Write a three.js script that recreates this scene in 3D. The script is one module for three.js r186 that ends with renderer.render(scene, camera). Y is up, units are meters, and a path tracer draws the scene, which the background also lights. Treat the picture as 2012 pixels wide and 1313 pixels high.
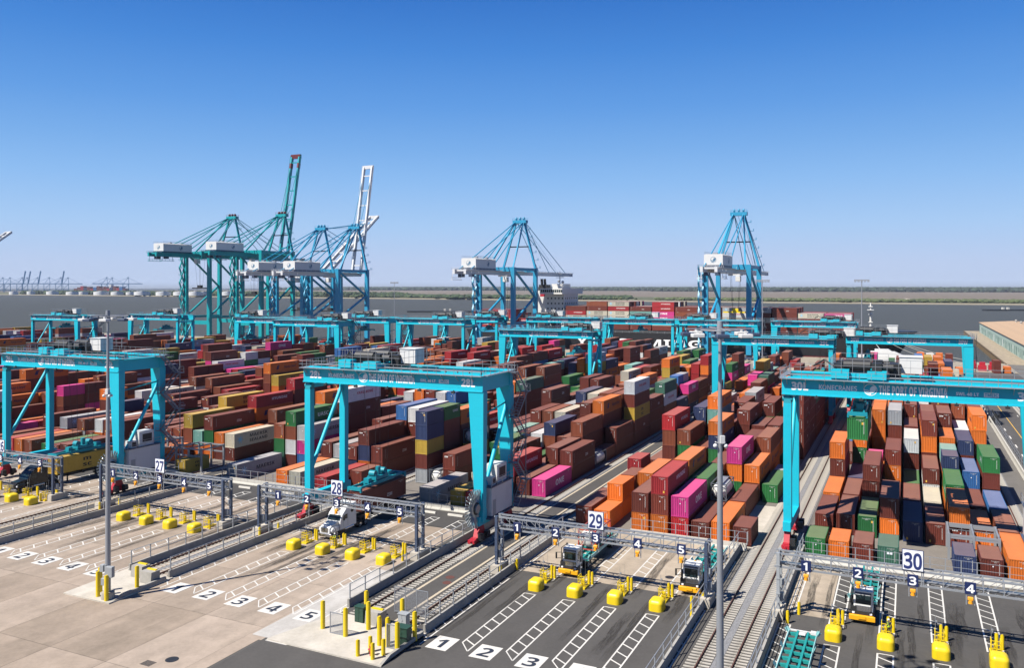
import * as THREE from 'three';
import { mergeGeometries } from 'three/addons/utils/BufferGeometryUtils.js';
import { RoundedBoxGeometry } from 'three/addons/geometries/RoundedBoxGeometry.js';
import { MarchingCubes } from 'three/addons/objects/MarchingCubes.js';

// ---------- camera, sky, sun, exposure ----------
// x runs across the stacking blocks (to the right), -z along them towards the quay, y up; metres
const EYE = 35.5, FOC = 1646, YAW = Math.atan((1782 - 1006) / FOC);
const scene = new THREE.Scene();
const camera = new THREE.PerspectiveCamera(2 * Math.atan(1313 / 2 / FOC) * 180 / Math.PI, 2012 / 1313, 1, 30000);
camera.setViewOffset(2012, 1313, 0, 93.5, 2012, 1313);       // shifted lens: level camera, horizon above the middle
camera.position.set(0, EYE, 0);
camera.lookAt(-Math.sin(YAW), EYE, -Math.cos(YAW));
const renderer = new THREE.WebGLRenderer({ antialias: true });
renderer.setSize(1024, 669);
renderer.toneMapping = THREE.LinearToneMapping;
renderer.toneMappingExposure = 2.0;
renderer.shadowMap.enabled = true;
const SUN = new THREE.Vector3(-14.3, 32.2, 20.7).normalize();
{
  const W = 512, H = 512, d = new Float32Array(W * H * 4);
  const stops = [[-90, 0.085, 0.085, 0.085], [-4, 0.17, 0.185, 0.21], [0, 0.25, 0.3, 0.4], [1.5, 0.25, 0.3075, 0.425], [4, 0.1975, 0.3, 0.45], [7, 0.135, 0.255, 0.4425], [9.3, 0.0975, 0.215, 0.4175], [12, 0.0625, 0.1725, 0.3925], [15.7, 0.034, 0.1275, 0.35], [19, 0.02, 0.0925, 0.3], [30, 0.009, 0.05, 0.2], [60, 0.005, 0.031, 0.135], [90, 0.0045, 0.026, 0.12]];
  for (let y = 0; y < H; y++) {
    const e = (y + .5) / H * 180 - 90;
    let i = 0; while (i < stops.length - 2 && stops[i + 1][0] < e) i++;
    const a = stops[i], b = stops[i + 1]; let t = (e - a[0]) / (b[0] - a[0]); t = Math.min(1, Math.max(0, t));
    for (let x = 0; x < W; x++) {
      const az = (x + .5) / W * Math.PI * 2, ce = Math.cos(e * Math.PI / 180), se = Math.sin(e * Math.PI / 180);
      const dx = -Math.cos(az) * ce, dz = -Math.sin(az) * ce;              // direction of this texel
      const c = Math.max(0, dx * SUN.x + se * SUN.y + dz * SUN.z), g = 1 + .5 * Math.pow(c, 6) + .9 * Math.pow(c, 40);
      const o = (y * W + x) * 4;
      for (let k = 0; k < 3; k++) d[o + k] = (a[k + 1] + (b[k + 1] - a[k + 1]) * t) * g;
      d[o + 3] = 1;
    }
  }
  const sky = new THREE.DataTexture(d, W, H, THREE.RGBAFormat, THREE.FloatType);
  sky.mapping = THREE.EquirectangularReflectionMapping; sky.magFilter = THREE.LinearFilter; sky.needsUpdate = true;
  scene.background = sky; scene.environment = sky;
  scene.environmentIntensity = 1;
}
const sun = new THREE.DirectionalLight(new THREE.Color(1, .95, .86), 5);
sun.position.copy(SUN).multiplyScalar(400).add(new THREE.Vector3(-100, 0, -180)); sun.target.position.set(-100, 0, -180);
sun.castShadow = true; sun.shadow.mapSize.set(4096, 4096);
Object.assign(sun.shadow.camera, { left: -420, right: 420, top: 420, bottom: -420, near: 10, far: 1200 });
scene.add(sun, sun.target);
scene.fog = new THREE.FogExp2(new THREE.Color(.62, .72, .9), .00003);

// ---------- helpers ----------
let seed = 20240;
const rnd = () => { seed = (seed + 0x6d2b79f5) | 0; let t = Math.imul(seed ^ (seed >>> 15), 1 | seed); t = (t + Math.imul(t ^ (t >>> 7), 61 | t)) ^ t; return ((t ^ (t >>> 14)) >>> 0) / 4294967296; };
const pick = (a) => a[Math.floor(rnd() * a.length)];
const V = (v, h, u) => new THREE.Vector3(v, h, -u);          // across, up, along
const used = new Map();
function numbered(n) { const k = used.get(n) ?? 0; used.set(n, k + 1); return k ? n + '_' + String(k).padStart(3, '0') : n; }
function shade(o) { o.castShadow = o.receiveShadow = true; return o; }
class MB {                                                    // collects boxes, bars, tubes and quads into one geometry
  constructor() { this.p = []; this.n = []; this.t = []; this.i = []; }
  quad(a, b, c, d, nrm) {
    const e1 = b.clone().sub(a), e2 = d.clone().sub(a), n = nrm ?? e1.clone().cross(e2).normalize(), k = this.p.length / 3;
    const w = e1.length(), h = e2.length();
    const uo = Math.abs(a.x) + Math.abs(a.z) * .7, vo = a.y;
    for (const q of [a, b, c, d]) { this.p.push(q.x, q.y, q.z); this.n.push(n.x, n.y, n.z); }
    this.t.push(uo, vo, uo + w, vo, uo + w, vo + h, uo, vo + h); this.i.push(k, k + 1, k + 2, k, k + 2, k + 3); return this;
  }
  frame(o, x, y, z) {                                         // box with centre o and half axes x, y, z
    const P = (i, j, k) => o.clone().addScaledVector(x, i).addScaledVector(y, j).addScaledVector(z, k);
    this.quad(P(-1, -1, 1), P(1, -1, 1), P(1, 1, 1), P(-1, 1, 1)); this.quad(P(1, -1, -1), P(-1, -1, -1), P(-1, 1, -1), P(1, 1, -1));
    this.quad(P(1, -1, 1), P(1, -1, -1), P(1, 1, -1), P(1, 1, 1)); this.quad(P(-1, -1, -1), P(-1, -1, 1), P(-1, 1, 1), P(-1, 1, -1));
    this.quad(P(-1, 1, 1), P(1, 1, 1), P(1, 1, -1), P(-1, 1, -1)); this.quad(P(-1, -1, -1), P(1, -1, -1), P(1, -1, 1), P(-1, -1, 1));
    return this;
  }
  box(cx, cy, cz, sx, sy, sz, ry = 0) {
    const c = Math.cos(ry), s = Math.sin(ry);
    return this.frame(new THREE.Vector3(cx, cy, cz), new THREE.Vector3(c * sx / 2, 0, -s * sx / 2), new THREE.Vector3(0, sy / 2, 0), new THREE.Vector3(s * sz / 2, 0, c * sz / 2));
  }
  b2(x0, x1, y0, y1, z0, z1) { return this.box((x0 + x1) / 2, (y0 + y1) / 2, (z0 + z1) / 2, Math.abs(x1 - x0), Math.abs(y1 - y0), Math.abs(z1 - z0)); }
  bar(a, b, w, h = w) {                                       // beam from a to b, w wide, h high
    const d = b.clone().sub(a), l = d.length(); d.normalize();
    const up = Math.abs(d.y) > .95 ? new THREE.Vector3(0, 0, 1) : new THREE.Vector3(0, 1, 0);
    const x = d.clone().cross(up).normalize(), y = x.clone().cross(d).normalize();
    return this.frame(a.clone().add(b).multiplyScalar(.5), x.multiplyScalar(w / 2), y.multiplyScalar(h / 2), d.multiplyScalar(-l / 2));
  }
  taper(a, b, w0, h0, w1, h1) {                               // beam whose section changes; w along x, h along z (for upright legs)
    const P = (q, w, h, i, j) => new THREE.Vector3(q.x + i * w / 2, q.y, q.z + j * h / 2), f = (i, j, k, l) => this.quad(P(a, w0, h0, i, j), P(a, w0, h0, k, l), P(b, w1, h1, k, l), P(b, w1, h1, i, j));
    f(-1, 1, 1, 1); f(1, 1, 1, -1); f(1, -1, -1, -1); f(-1, -1, -1, 1);
    this.quad(P(b, w1, h1, -1, 1), P(b, w1, h1, 1, 1), P(b, w1, h1, 1, -1), P(b, w1, h1, -1, -1)); return this;
  }
  tube(a, b, r0, r1 = r0, n = 8, caps = true) {
    const d = b.clone().sub(a).normalize(), up = Math.abs(d.y) > .9 ? new THREE.Vector3(1, 0, 0) : new THREE.Vector3(0, 1, 0), x = d.clone().cross(up).normalize(), y = d.clone().cross(x).normalize(), k = this.p.length / 3, L = a.distanceTo(b);
    for (let i = 0; i <= n; i++) {
      const t = i / n * Math.PI * 2, q = x.clone().multiplyScalar(Math.cos(t)).addScaledVector(y, Math.sin(t));
      for (const [c, r, vv] of [[a, r0, 0], [b, r1, L]]) { this.p.push(c.x + q.x * r, c.y + q.y * r, c.z + q.z * r); this.n.push(q.x, q.y, q.z); this.t.push(t * r0, vv); }
      if (i < n) this.i.push(k + i * 2, k + i * 2 + 2, k + i * 2 + 1, k + i * 2 + 1, k + i * 2 + 2, k + i * 2 + 3);
    }
    if (caps) for (const [c, r, s] of [[a, r0, -1], [b, r1, 1]]) if (r > .001) {
      const k2 = this.p.length / 3; this.p.push(c.x, c.y, c.z); this.n.push(d.x * s, d.y * s, d.z * s); this.t.push(0, 0);
      for (let i = 0; i <= n; i++) { const t = i / n * Math.PI * 2, q = x.clone().multiplyScalar(Math.cos(t)).addScaledVector(y, Math.sin(t)); this.p.push(c.x + q.x * r, c.y + q.y * r, c.z + q.z * r); this.n.push(d.x * s, d.y * s, d.z * s); this.t.push(0, 0); if (i) s > 0 ? this.i.push(k2, k2 + i, k2 + i + 1) : this.i.push(k2, k2 + i + 1, k2 + i); }
    }
    return this;
  }
  chain(pts, r, n = 6) { for (let i = 1; i < pts.length; i++) this.tube(pts[i - 1], pts[i], r, r, n, false); return this; }
  prism(pts, x0, x1, axis = 'x') {                            // 2D outline (a, y) counter-clockwise, pushed along x (a = z) or along z (a = x)
    const P = (q, w) => axis === 'x' ? new THREE.Vector3(w, q[1], q[0]) : new THREE.Vector3(q[0], q[1], w), m = pts.length;
    const sh = pts.map((q) => new THREE.Vector2(q[0], q[1])), tri = THREE.ShapeUtils.triangulateShape(sh, []);
    for (let i = 0; i < m; i++) { const a = pts[i], b = pts[(i + 1) % m]; axis === 'x' ? this.quad(P(a, x1), P(b, x1), P(b, x0), P(a, x0)) : this.quad(P(a, x0), P(b, x0), P(b, x1), P(a, x1)); }
    for (const [w, s] of [[x0, -1], [x1, 1]]) { const k = this.p.length / 3; for (const q of pts) { const r = P(q, w); this.p.push(r.x, r.y, r.z); axis === 'x' ? this.n.push(s, 0, 0) : this.n.push(0, 0, s); this.t.push(q[0], q[1]); } for (const [a, b, c] of tri) (s > 0) === (axis !== 'x') ? this.i.push(k + a, k + b, k + c) : this.i.push(k + a, k + c, k + b); }
    return this;
  }
  add(g, m) {                                                 // any three.js geometry
    if (m) g = g.clone().applyMatrix4(m);
    const k = this.p.length / 3, P = g.attributes.position, N = g.attributes.normal, T = g.attributes.uv;
    for (let i = 0; i < P.count; i++) { this.p.push(P.getX(i), P.getY(i), P.getZ(i)); this.n.push(N.getX(i), N.getY(i), N.getZ(i)); this.t.push(T ? T.getX(i) : 0, T ? T.getY(i) : 0); }
    if (g.index) for (let i = 0; i < g.index.count; i++) this.i.push(k + g.index.getX(i)); else for (let i = 0; i < P.count; i++) this.i.push(k + i);
    return this;
  }
  geo() {
    const g = new THREE.BufferGeometry();
    g.setAttribute('position', new THREE.Float32BufferAttribute(this.p, 3)); g.setAttribute('normal', new THREE.Float32BufferAttribute(this.n, 3)); g.setAttribute('uv', new THREE.Float32BufferAttribute(this.t, 2)); g.setIndex(this.i);
    return g;
  }
  build(name, m, parent = scene) { const o = new THREE.Mesh(this.geo(), m); o.name = parent === scene ? numbered(name) : name; shade(o); parent.add(o); return o; }
}
const rbox = (sx, sy, sz, r, x, y, z, seg = 2) => new RoundedBoxGeometry(sx, sy, sz, seg, r).translate(x, y, z);
function mesh(name, g, m, parent = scene) { const o = new THREE.Mesh(g, m); o.name = parent === scene ? numbered(name) : name; shade(o); parent.add(o); return o; }
function thing(name, label, category, pos = [0, 0, 0], group) {
  const o = new THREE.Group(); o.name = numbered(name); o.position.set(...pos); scene.add(o);
  o.userData = { label, category }; if (group) o.userData.group = group;
  return o;
}
function tag(o, label, category, group) { o.userData = { label, category }; if (group) o.userData.group = group; return o; }
function struct(o) { o.userData.kind = 'structure'; return o; }
function stuff(o) { o.userData.kind = 'stuff'; return o; }
const SAY = { 24: 'twenty-four', 25: 'twenty-five', 26: 'twenty-six', 27: 'twenty-seven', 28: 'twenty-eight', 29: 'twenty-nine', 30: 'thirty', 23: 'twenty-three' };   // the numbers on the big signs, in words
// ---------- textures ----------
function lattice(n, s) { let q = s; const r = () => { q = (q * 1664525 + 1013904223) >>> 0; return q / 4294967296; }; const a = new Float32Array(n * n); for (let i = 0; i < a.length; i++) a[i] = r(); return (x, y) => { const xi = Math.floor(x), yi = Math.floor(y), fx = x - xi, fy = y - yi, g = (i, j) => a[((yi + j) % n + n) % n * n + ((xi + i) % n + n) % n], sx = fx * fx * (3 - 2 * fx), sy = fy * fy * (3 - 2 * fy); return (g(0, 0) * (1 - sx) + g(1, 0) * sx) * (1 - sy) + (g(0, 1) * (1 - sx) + g(1, 1) * sx) * sy; }; }
function tex(size, fn, rep, srgb = false) {                   // fn(u, v) in 0..1 -> [r, g, b]
  const d = new Uint8Array(size * size * 4);
  for (let y = 0; y < size; y++) for (let x = 0; x < size; x++) { const c = fn((x + .5) / size, (y + .5) / size), o = (y * size + x) * 4; for (let k = 0; k < 3; k++) d[o + k] = Math.max(0, Math.min(255, Math.round(c[k] * 255))); d[o + 3] = 255; }
  const t = new THREE.DataTexture(d, size, size); t.wrapS = t.wrapT = THREE.RepeatWrapping; t.magFilter = THREE.LinearFilter; t.minFilter = THREE.LinearFilter; t.repeat.set(1 / rep, 1 / rep); t.needsUpdate = true;
  if (srgb) t.colorSpace = THREE.SRGBColorSpace; return t;
}
const L8 = lattice(8, 11), L32 = lattice(32, 5), L128 = lattice(128, 7), L4 = lattice(4, 3), L256 = lattice(256, 9);
const fbm = (u, v) => L4(u * 4, v * 4) * .3 + L8(u * 8, v * 8) * .25 + L32(u * 32, v * 32) * .25 + L128(u * 128, v * 128) * .2;
const grime = tex(512, (u, v) => { const a = fbm(u, v), s = L256(u * 256, v * 8), st = L128(u * 128, v * 12), k = .74 + .42 * (a - .1) * .8 + .14 * (s - .5) - (st > .84 ? .16 : 0) - (L32(u * 32, v * 32) > .86 ? .1 : 0), ru = st > .9 ? .1 : 0; return [k + ru, k, k - ru * .3]; }, 9);
const dusty = tex(512, (u, v) => { const a = fbm(u, v), b = fbm(v + .3, u), k = .78 + .3 * (a - .5) + .2 * b; return [k, k * (1 - .05 * a), k * (1 - .1 * a)]; }, 14);
const paint = tex(256, (u, v) => { const a = fbm(u, v), k = .92 + .16 * (a - .42) - (L128(u * 128, v * 20) > .88 ? .07 : 0) - (L32(u * 32, v * 32) > .9 ? .06 : 0); return [k, k * .995, k * .985]; }, 12);
const asphaltMap = tex(1024, (u, v) => { const lane = .5 + .5 * Math.sin(u * Math.PI * 2 * 5), a = fbm(u, v), k = .62 + .40 * a + .12 * (L256(u * 256, v * 256) - .5) - (L128(u * 128, v * 128) > .95 ? .18 : 0) + .08 * (L32(u * 32, v * 3) - .5); return [k, k * .985, k * .96]; }, 48);
const concreteMap = tex(1024, (u, v) => { const a = fbm(u, v), b = L32(u * 40, v * 5), c = L32(u * 6, v * 32), k = .60 + .50 * a + .18 * (b - .5) + .08 * (c - .5) + .07 * (L256(u * 256, v * 256) - .5) - (L128(u * 128, v * 128) > .965 ? .12 : 0); return [k, k * .99, k * (.94 + .05 * a)]; }, 40);
const gravelMap = tex(512, (u, v) => { const k = .45 + .55 * L256(u * 256, v * 256) + .2 * (L128(u * 128, v * 128) - .5); return [k, k, k]; }, 12);
const stainMap = tex(512, (u, v) => { const a = fbm(u, v); const k = .55 + .6 * a; return [k, k * .97, k * .93]; }, 60);
function canvasTex(w, h, draw, colour = false) { const c = document.createElement('canvas'); c.width = w; c.height = h; const x = c.getContext('2d'); x.fillStyle = '#000'; x.fillRect(0, 0, w, h); draw(x, w, h); const t = new THREE.CanvasTexture(c); if (colour) t.colorSpace = THREE.SRGBColorSpace; return t; }
const textTex = (s, w, h, o = {}) => canvasTex(w, h, (x) => {
  x.fillStyle = '#fff'; x.textAlign = 'center'; x.textBaseline = 'middle'; const ls = s.split('\n'), lh = h / ls.length;
  ls.forEach((l, i) => { x.save(); x.font = `${o.style ?? 'bold'} ${Math.round(lh * (o.size ?? .86))}px ${o.font ?? 'sans-serif'}`; const m = x.measureText(l).width || 1; x.translate(w / 2, lh * (i + .54)); x.scale(Math.min(o.stretch ?? 1.4, w * .97 / m), 1); x.fillText(l, 0, 0); if (o.stroke) { x.lineWidth = o.stroke; x.strokeStyle = '#fff'; x.strokeText(l, 0, 0); } x.restore(); });
});
const AB = .79, rgb = (r, g, b) => new THREE.Color().setRGB(r * AB, g * AB, b * AB);   // albedos sit a little below the first estimate
const mat = (r, g, b, rough = .6, o = {}) => new THREE.MeshStandardMaterial({ color: rgb(r, g, b), roughness: rough, metalness: 0, ...o });
const inkMat = (t, r, g, b, rough = .6) => new THREE.MeshStandardMaterial({ color: rgb(r, g, b), roughness: rough, alphaMap: t, transparent: true });
const PLANE = new THREE.PlaneGeometry(1, 1);
function decal(name, m, w, h, x, y, z, face, parent) {        // face '+z', '+x', '-x', 'up'
  const o = new THREE.Mesh(PLANE, m); o.name = name; o.scale.set(w, h, 1); o.position.set(x, y, z);
  if (face === '+x') o.rotation.y = Math.PI / 2; else if (face === '-x') o.rotation.y = -Math.PI / 2; else if (face === '-z') o.rotation.y = Math.PI; else if (face === 'up') o.rotation.x = -Math.PI / 2;
  o.receiveShadow = true; parent.add(o); return o;
}
const M = {
  teal: mat(.0, .46, .60, .52, { map: paint }), tealDark: mat(.0, .25, .32, .5, { map: paint }), blue: mat(.02, .29, .50, .45, { map: paint }), seaTeal: mat(.0, .31, .35, .45, { map: paint }),
  white: mat(.68, .68, .67, .5, { map: paint }), grey: mat(.33, .35, .37, .5, { map: paint }), galv: mat(.32, .335, .36, .42, { metalness: .35 }), steel: mat(.27, .29, .33, .45, { map: paint }), stair: mat(.16, .18, .20, .5), slate: mat(.05, .07, .12, .45),
  dark: mat(.018, .019, .021, .55), rubber: mat(.012, .012, .013, .85), darkRed: mat(.12, .012, .014, .5), red: mat(.42, .015, .03, .45, { map: paint }), yellow: mat(.80, .58, .008, .42, { map: paint }), amber: mat(.85, .36, .02, .4), orangeRail: mat(.12, .045, .03, .6),
  navy: mat(.008, .018, .085, .45), signWhite: mat(.74, .76, .80, .5), glass: mat(.015, .03, .035, .08), concrete: mat(.42, .37, .31, .85, { map: concreteMap }), newConcrete: mat(.52, .475, .41, .85, { map: concreteMap }), wall: mat(.36, .345, .32, .85, { map: concreteMap }), barrier: mat(.58, .56, .52, .85, { map: concreteMap }),
  asphalt: mat(.080, .075, .071, .9, { map: asphaltMap }), yard: mat(.15, .14, .13, .9, { map: asphaltMap }), tan: mat(.34, .28, .20, .9, { map: concreteMap }), gravel: mat(.27, .27, .28, .95, { map: gravelMap, bumpMap: gravelMap, bumpScale: .03 }), sleeper: mat(.47, .44, .395, .85, { map: concreteMap }), mark: mat(.66, .65, .62, .7, { map: dusty }), ink: mat(.02, .025, .04, .7), yellowLine: mat(.62, .36, .05, .7), greenBox: mat(.02, .06, .04, .5), chassis: mat(.015, .28, .27, .5, { map: paint }), chrome: mat(.6, .6, .62, .2, { metalness: .9 }),
};
// ---------- ground, water, tracks ----------
const COL0 = {}; { const steps = [32.6, 35.8]; let v = -12.1; COL0[30] = v; for (let k = 29; k >= 9; k--) { v -= steps[(29 - k) % 2]; COL0[k] = v; } }
const RL = (k) => COL0[k] - 2.6, RR = (k) => COL0[k] + 26.9, LC = (k) => COL0[k] + 12.6, LP = 4.83;
const sheet = (m, v0, v1, u0, u1, h) => m.quad(V(v0, h, u0), V(v1, h, u0), V(v1, h, u1), V(v0, h, u1));
{
  const terrain = new MB(); sheet(terrain, -9000, 9000, -4000, 445, -.06); struct(terrain.build('ground', M.yard));
  const quay = new MB(); quay.b2(-900, 41, -5, -.01, -396, -445); struct(quay.build('quay', mat(.33, .29, .23, .9, { map: concreteMap })));
  const water = new MB(); sheet(water, -12000, 12000, 444, 12000, -3.2); sheet(water, 41, 9000, 443.9, 300, -3.19);
  const wn = tex(1024, (u, v) => { const a = L256(u * 256, v * 64) * .5 + L128(u * 90, v * 128) * .3 + L32(u * 32, v * 14) * .4; return [a, a, a]; }, 160);
  struct(water.build('water', new THREE.MeshPhysicalMaterial({ color: rgb(.062, .066, .062), roughness: .62, ior: 1.2, bumpMap: wn, bumpScale: .7 })));
  // concrete apron: slabs with open joints
  const base = new MB(); sheet(base, -420, -57.5, 20, 107, -.035); struct(base.build('apron_bed', mat(.09, .085, .08, .95)));
  const apron = new THREE.Group(); apron.name = 'apron'; scene.add(apron); struct(apron);
  const us = [40, 55.3, 67.9, 80.2, 93.2, 106.9], vs = []; for (let v = -60.7; v > -320; v -= 7.85) vs.push(v);
  const tones = [0, 1, 2, 3].map((i) => mat(.315 + i * .026, .25 + i * .023, .196 + i * .021, .88, { map: concreteMap }));
  for (let j = 0; j < 5; j++) for (let i = 0; i < vs.length - 1; i++) { const a = new MB(); sheet(a, vs[i + 1] + .02, vs[i] - .02, us[j] + .02, us[j + 1] - .02, 0); const o = a.build('paving_slab', tones[Math.floor(rnd() * 4)], apron); }
  const strip = new MB(); sheet(strip, -60.7, -58.2, 65.3, 106.9, 0); sheet(strip, -60.7, -58.9, 40, 65.3, 0); strip.build('paving_strip', tones[2], apron);
  // asphalt field of lanes 29 and 30 with a ragged seam to the concrete
  const as = new MB(); sheet(as, -58.6, 60, 30, 95.4, .002); sheet(as, -9.2, 14, 95.4, 113, .002); struct(as.build('asphalt_field', M.asphalt));
  const cn = new MB(); sheet(cn, -44.6, -20.2, 95.2, 116.5, .008); sheet(cn, -12.4, -7.6, 95.2, 112.5, .008); struct(cn.build('lane_pavement', mat(.40, .33, .255, .88, { map: concreteMap })));
  const patch = new MB(); for (const k of [27, 28, 26]) sheet(patch, LC(k) - 10.5, LC(k) + 12.2, 107.2, 116, .004); struct(patch.build('asphalt_patch', mat(.058, .055, .053, .9, { map: asphaltMap })));
  const nc = new MB(); sheet(nc, -60.4, -55.7, 66, 88, .012); sheet(nc, -58.2, -55.5, 65.4, 72, .016); struct(nc.build('repair_slab', mat(.46, .44, .42, .85, { map: concreteMap })));
  // yard surface strips under and beside the stacks
  const ys = new MB(); for (let k = 20; k <= 30; k++) { sheet(ys, COL0[k] - .8, COL0[k] + 26.4, 116.2, 400, -.03); } struct(ys.build('stack_pavement', mat(.20, .18, .16, .9, { map: asphaltMap })));
  const tanStrip = new MB(); for (const k of [29, 30]) { sheet(tanStrip, COL0[k] + 25.6, COL0[k] + 26.3, 116, 330, .01); } sheet(tanStrip, COL0[29] + 22, COL0[29] + 26, 116.4, 140, .008); struct(tanStrip.build('kerb_strip', M.newConcrete));
  // road right of block 30
  const road = new MB(); sheet(road, 20.6, 40.5, 60, 396, .0); struct(road.build('road', M.asphalt));
  const rl = new MB(); sheet(rl, 24.1, 24.3, 60, 330, .008); struct(rl.build('road_line', M.yellowLine));
  const arr = new MB(); for (const u of [262, 250, 238, 226, 214, 202]) { sheet(arr, 21.7, 22.0, u, u + 4, .008); sheet(arr, 27.2, 27.4, u + 3, u + 6, .008); } struct(arr.build('road_marking', M.mark));
}
// dark tyre streaks and oil stains in the truck lanes
{ const st = canvasTex(64, 256, (x) => { for (let i = 0; i < 900; i++) { const a = rnd(), y = rnd() * 256, e = Math.sin(y / 256 * Math.PI); x.fillStyle = `rgba(255,255,255,${(.10 * e).toFixed(3)})`; x.fillRect(12 + a * 40 + Math.sin(y * .05) * 4, y, 1 + rnd() * 5, 3 + rnd() * 26); } });
  const sm = inkMat(st, .035, .03, .026, .9), g = new THREE.Group(); g.name = 'tyre_streaks'; scene.add(g); struct(g);
  for (const k of [26, 27, 28, 29, 30]) for (let i = -2; i <= 2; i++) for (let q = 0; q < 3; q++) { const v = COL0[k] + 12.6 + i * 4.83 + (q - 1) * .9 + (rnd() - .5) * .6, L = 9 + rnd() * 16, u = 82 + rnd() * 22; const d = decal('streak', sm, .7 + rnd() * 1.3, L, v, .03 + q * .003 + (i + 2) * .0004, -u, 'up', g); if (rnd() < .25) g.remove(d); } }
// two-rail gaps between blocks: gravel, sleepers, rails, side walls
const RAIL_GEO = new MB().b2(-.035, .035, .12, .26, -.5, .5).b2(-.075, .075, .06, .12, -.5, .5).geo(), SLEEP = new MB().b2(-1.15, 1.15, -.05, .06, -.14, .14).b2(-.3, -.15, .06, .1, -.12, .12).b2(.15, .3, .06, .1, -.12, .12).geo();
function track(v, side, u0, u1, near) {
  const g = new THREE.Group(); g.name = numbered('crane_track'); g.position.set(v, 0, 0); scene.add(g); struct(g);
  const bed = new MB(); bed.b2(-1.35, 1.35, -.2, -.012, -u0, -u1); bed.build('ballast', M.gravel, g);
  const r = mesh('rail', RAIL_GEO, M.orangeRail, g); r.scale.z = u1 - u0; r.position.z = -(u0 + u1) / 2;
  let n = 0; const rest = [];
  for (let u = u0 + .3; u < u1; u += .66) { if (u < near && n < 300) { const s = mesh('sleeper', SLEEP, M.sleeper, g); s.position.z = -u; n++; } else rest.push(u); }
  if (rest.length) { const im = new THREE.InstancedMesh(SLEEP, M.sleeper, rest.length), m = new THREE.Matrix4(); rest.forEach((u, i) => im.setMatrixAt(i, m.makeTranslation(0, 0, -u))); im.name = 'far_sleepers'; shade(im); stuff(im); g.add(im); }
}
for (const [k, a] of [[30, 'L'], [29, 'R'], [29, 'L'], [28, 'R'], [28, 'L'], [27, 'R'], [27, 'L'], [26, 'R']]) track(a === 'L' ? RL(k) : RR(k), a, a === 'R' && k === 29 || k === 30 ? 55 : 74.6, 335, k >= 29 ? (a === 'L' && k === 29 ? 112 : 190) : k === 28 && a === 'R' ? 130 : 112);
track(RR(30), 'R', 110, 335, 200);
{ const gr = new MB(); sheet(gr, RR(29) + 1.2, RL(30) - 1.2, 60, 335, .015); sheet(gr, RR(27) + 1.2, RL(28) - 1.2, 74, 335, .015); struct(gr.build('gravel_bed', M.gravel)); }
{ const rd = new MB(); sheet(rd, RR(28) + 1.5, RL(29) - 1.5, 73, 335, .012); sheet(rd, RR(26) + 1.5, RL(27) - 1.5, 73, 335, .012); struct(rd.build('service_road', mat(.075, .070, .066, .9, { map: asphaltMap })));
  const ln = new MB(); for (const v of [RR(28) + 1.75, RL(29) - 1.75, RR(26) + 1.75, RL(27) - 1.75]) sheet(ln, v - .17, v + .17, 73, 330, .02); struct(ln.build('road_edge_line', mat(.52, .45, .34, .8, { map: dusty }))); }
// low concrete walls along the tracks with steel railings on them
const POST = new MB().b2(-.055, .055, 0, 1.72, -.055, .055).geo();
function railing(label, v, u0, u1, base, mesh2) {
  const t = thing('railing', label, 'railing', [v, base, 0]);
  for (let u = u0; u <= u1 + .01; u += 2.9) { const p = mesh('post', POST, M.galv, t); p.position.z = -u; }
  for (const h of [.85, 1.68]) { const r = new MB(); r.b2(-.035, .035, h - .03, h + .03, -u0, -u1); r.build('rail', M.galv, t); }
  return t;
}
function sideWall(label, v, u0, u1, w = .34, h = .95) {
  const a = new MB(); a.prism([[-w / 2, -.1], [w / 2, -.1], [w / 2 - .05, h], [-w / 2 + .05, h]], -u0, -u1, 'z');
  return (() => { const o = a.build('track_wall', M.wall); o.position.x = v; return tag(o, label, 'wall'); })();
}
const WALLS = [[27, 'L', 2.9, 73, 112], [27, 'R', -1.25, 74, 112], [28, 'L', 2.0, 74.3, 112], [28, 'R', -2.2, 76, 112], [29, 'L', 2.75, 73.5, 112], [29, 'R', -2.6, 70, 115], [30, 'L', 2.2, 70, 118]];
for (const [k, s, d, a, b] of WALLS) {
  const v = (s === 'L' ? RL(k) : RR(k)) + d, sd = s === 'L' ? 'left' : 'right';
  sideWall(`low concrete wall along the ${sd} side of the lanes under sign ${SAY[k]}`, v, a, b);
  railing(`grey steel railing on the wall along the ${sd} side of lanes ${SAY[k]}`, v, a + .3, b - .3, .85);
}
// white kerb barriers across the head of each block, with handrails
function jersey(label, v0, v1, u, h = .95) {
  const t = thing('barrier', label, 'barrier', [0, 0, -u]);
  const n = Math.max(1, Math.round((v1 - v0) / 1.55)), w = (v1 - v0) / n;
  const g = new MB().prism([[.3, 0], [.3, .12], [.13, .4], [.09, h], [-.09, h], [-.13, .4], [-.3, .12], [-.3, 0]].map(([z, y]) => [z, y]).reverse(), -w / 2 + .012, w / 2 - .012).geo();
  for (let i = 0; i < n; i++) { const b = mesh('barrier_block', g, M.barrier, t); b.position.x = v0 + (i + .5) * w; }
  return t;
}
function handrail(label, v0, v1, u, base) {
  const t = thing('handrail', label, 'railing', [0, base, -u]);
  const n = Math.round((v1 - v0) / 1.7);
  for (let i = 0; i <= n; i++) { if (i % 5 === 3) continue; const p = mesh('post', POST, M.galv, t); p.position.x = v0 + (v1 - v0) * i / n; }
  for (const h of [.8, 1.68]) { const r = new MB(); r.b2(v0, v1, h - .025, h + .025, -.025, .025); r.build('rail', M.galv, t); }
}
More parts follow.
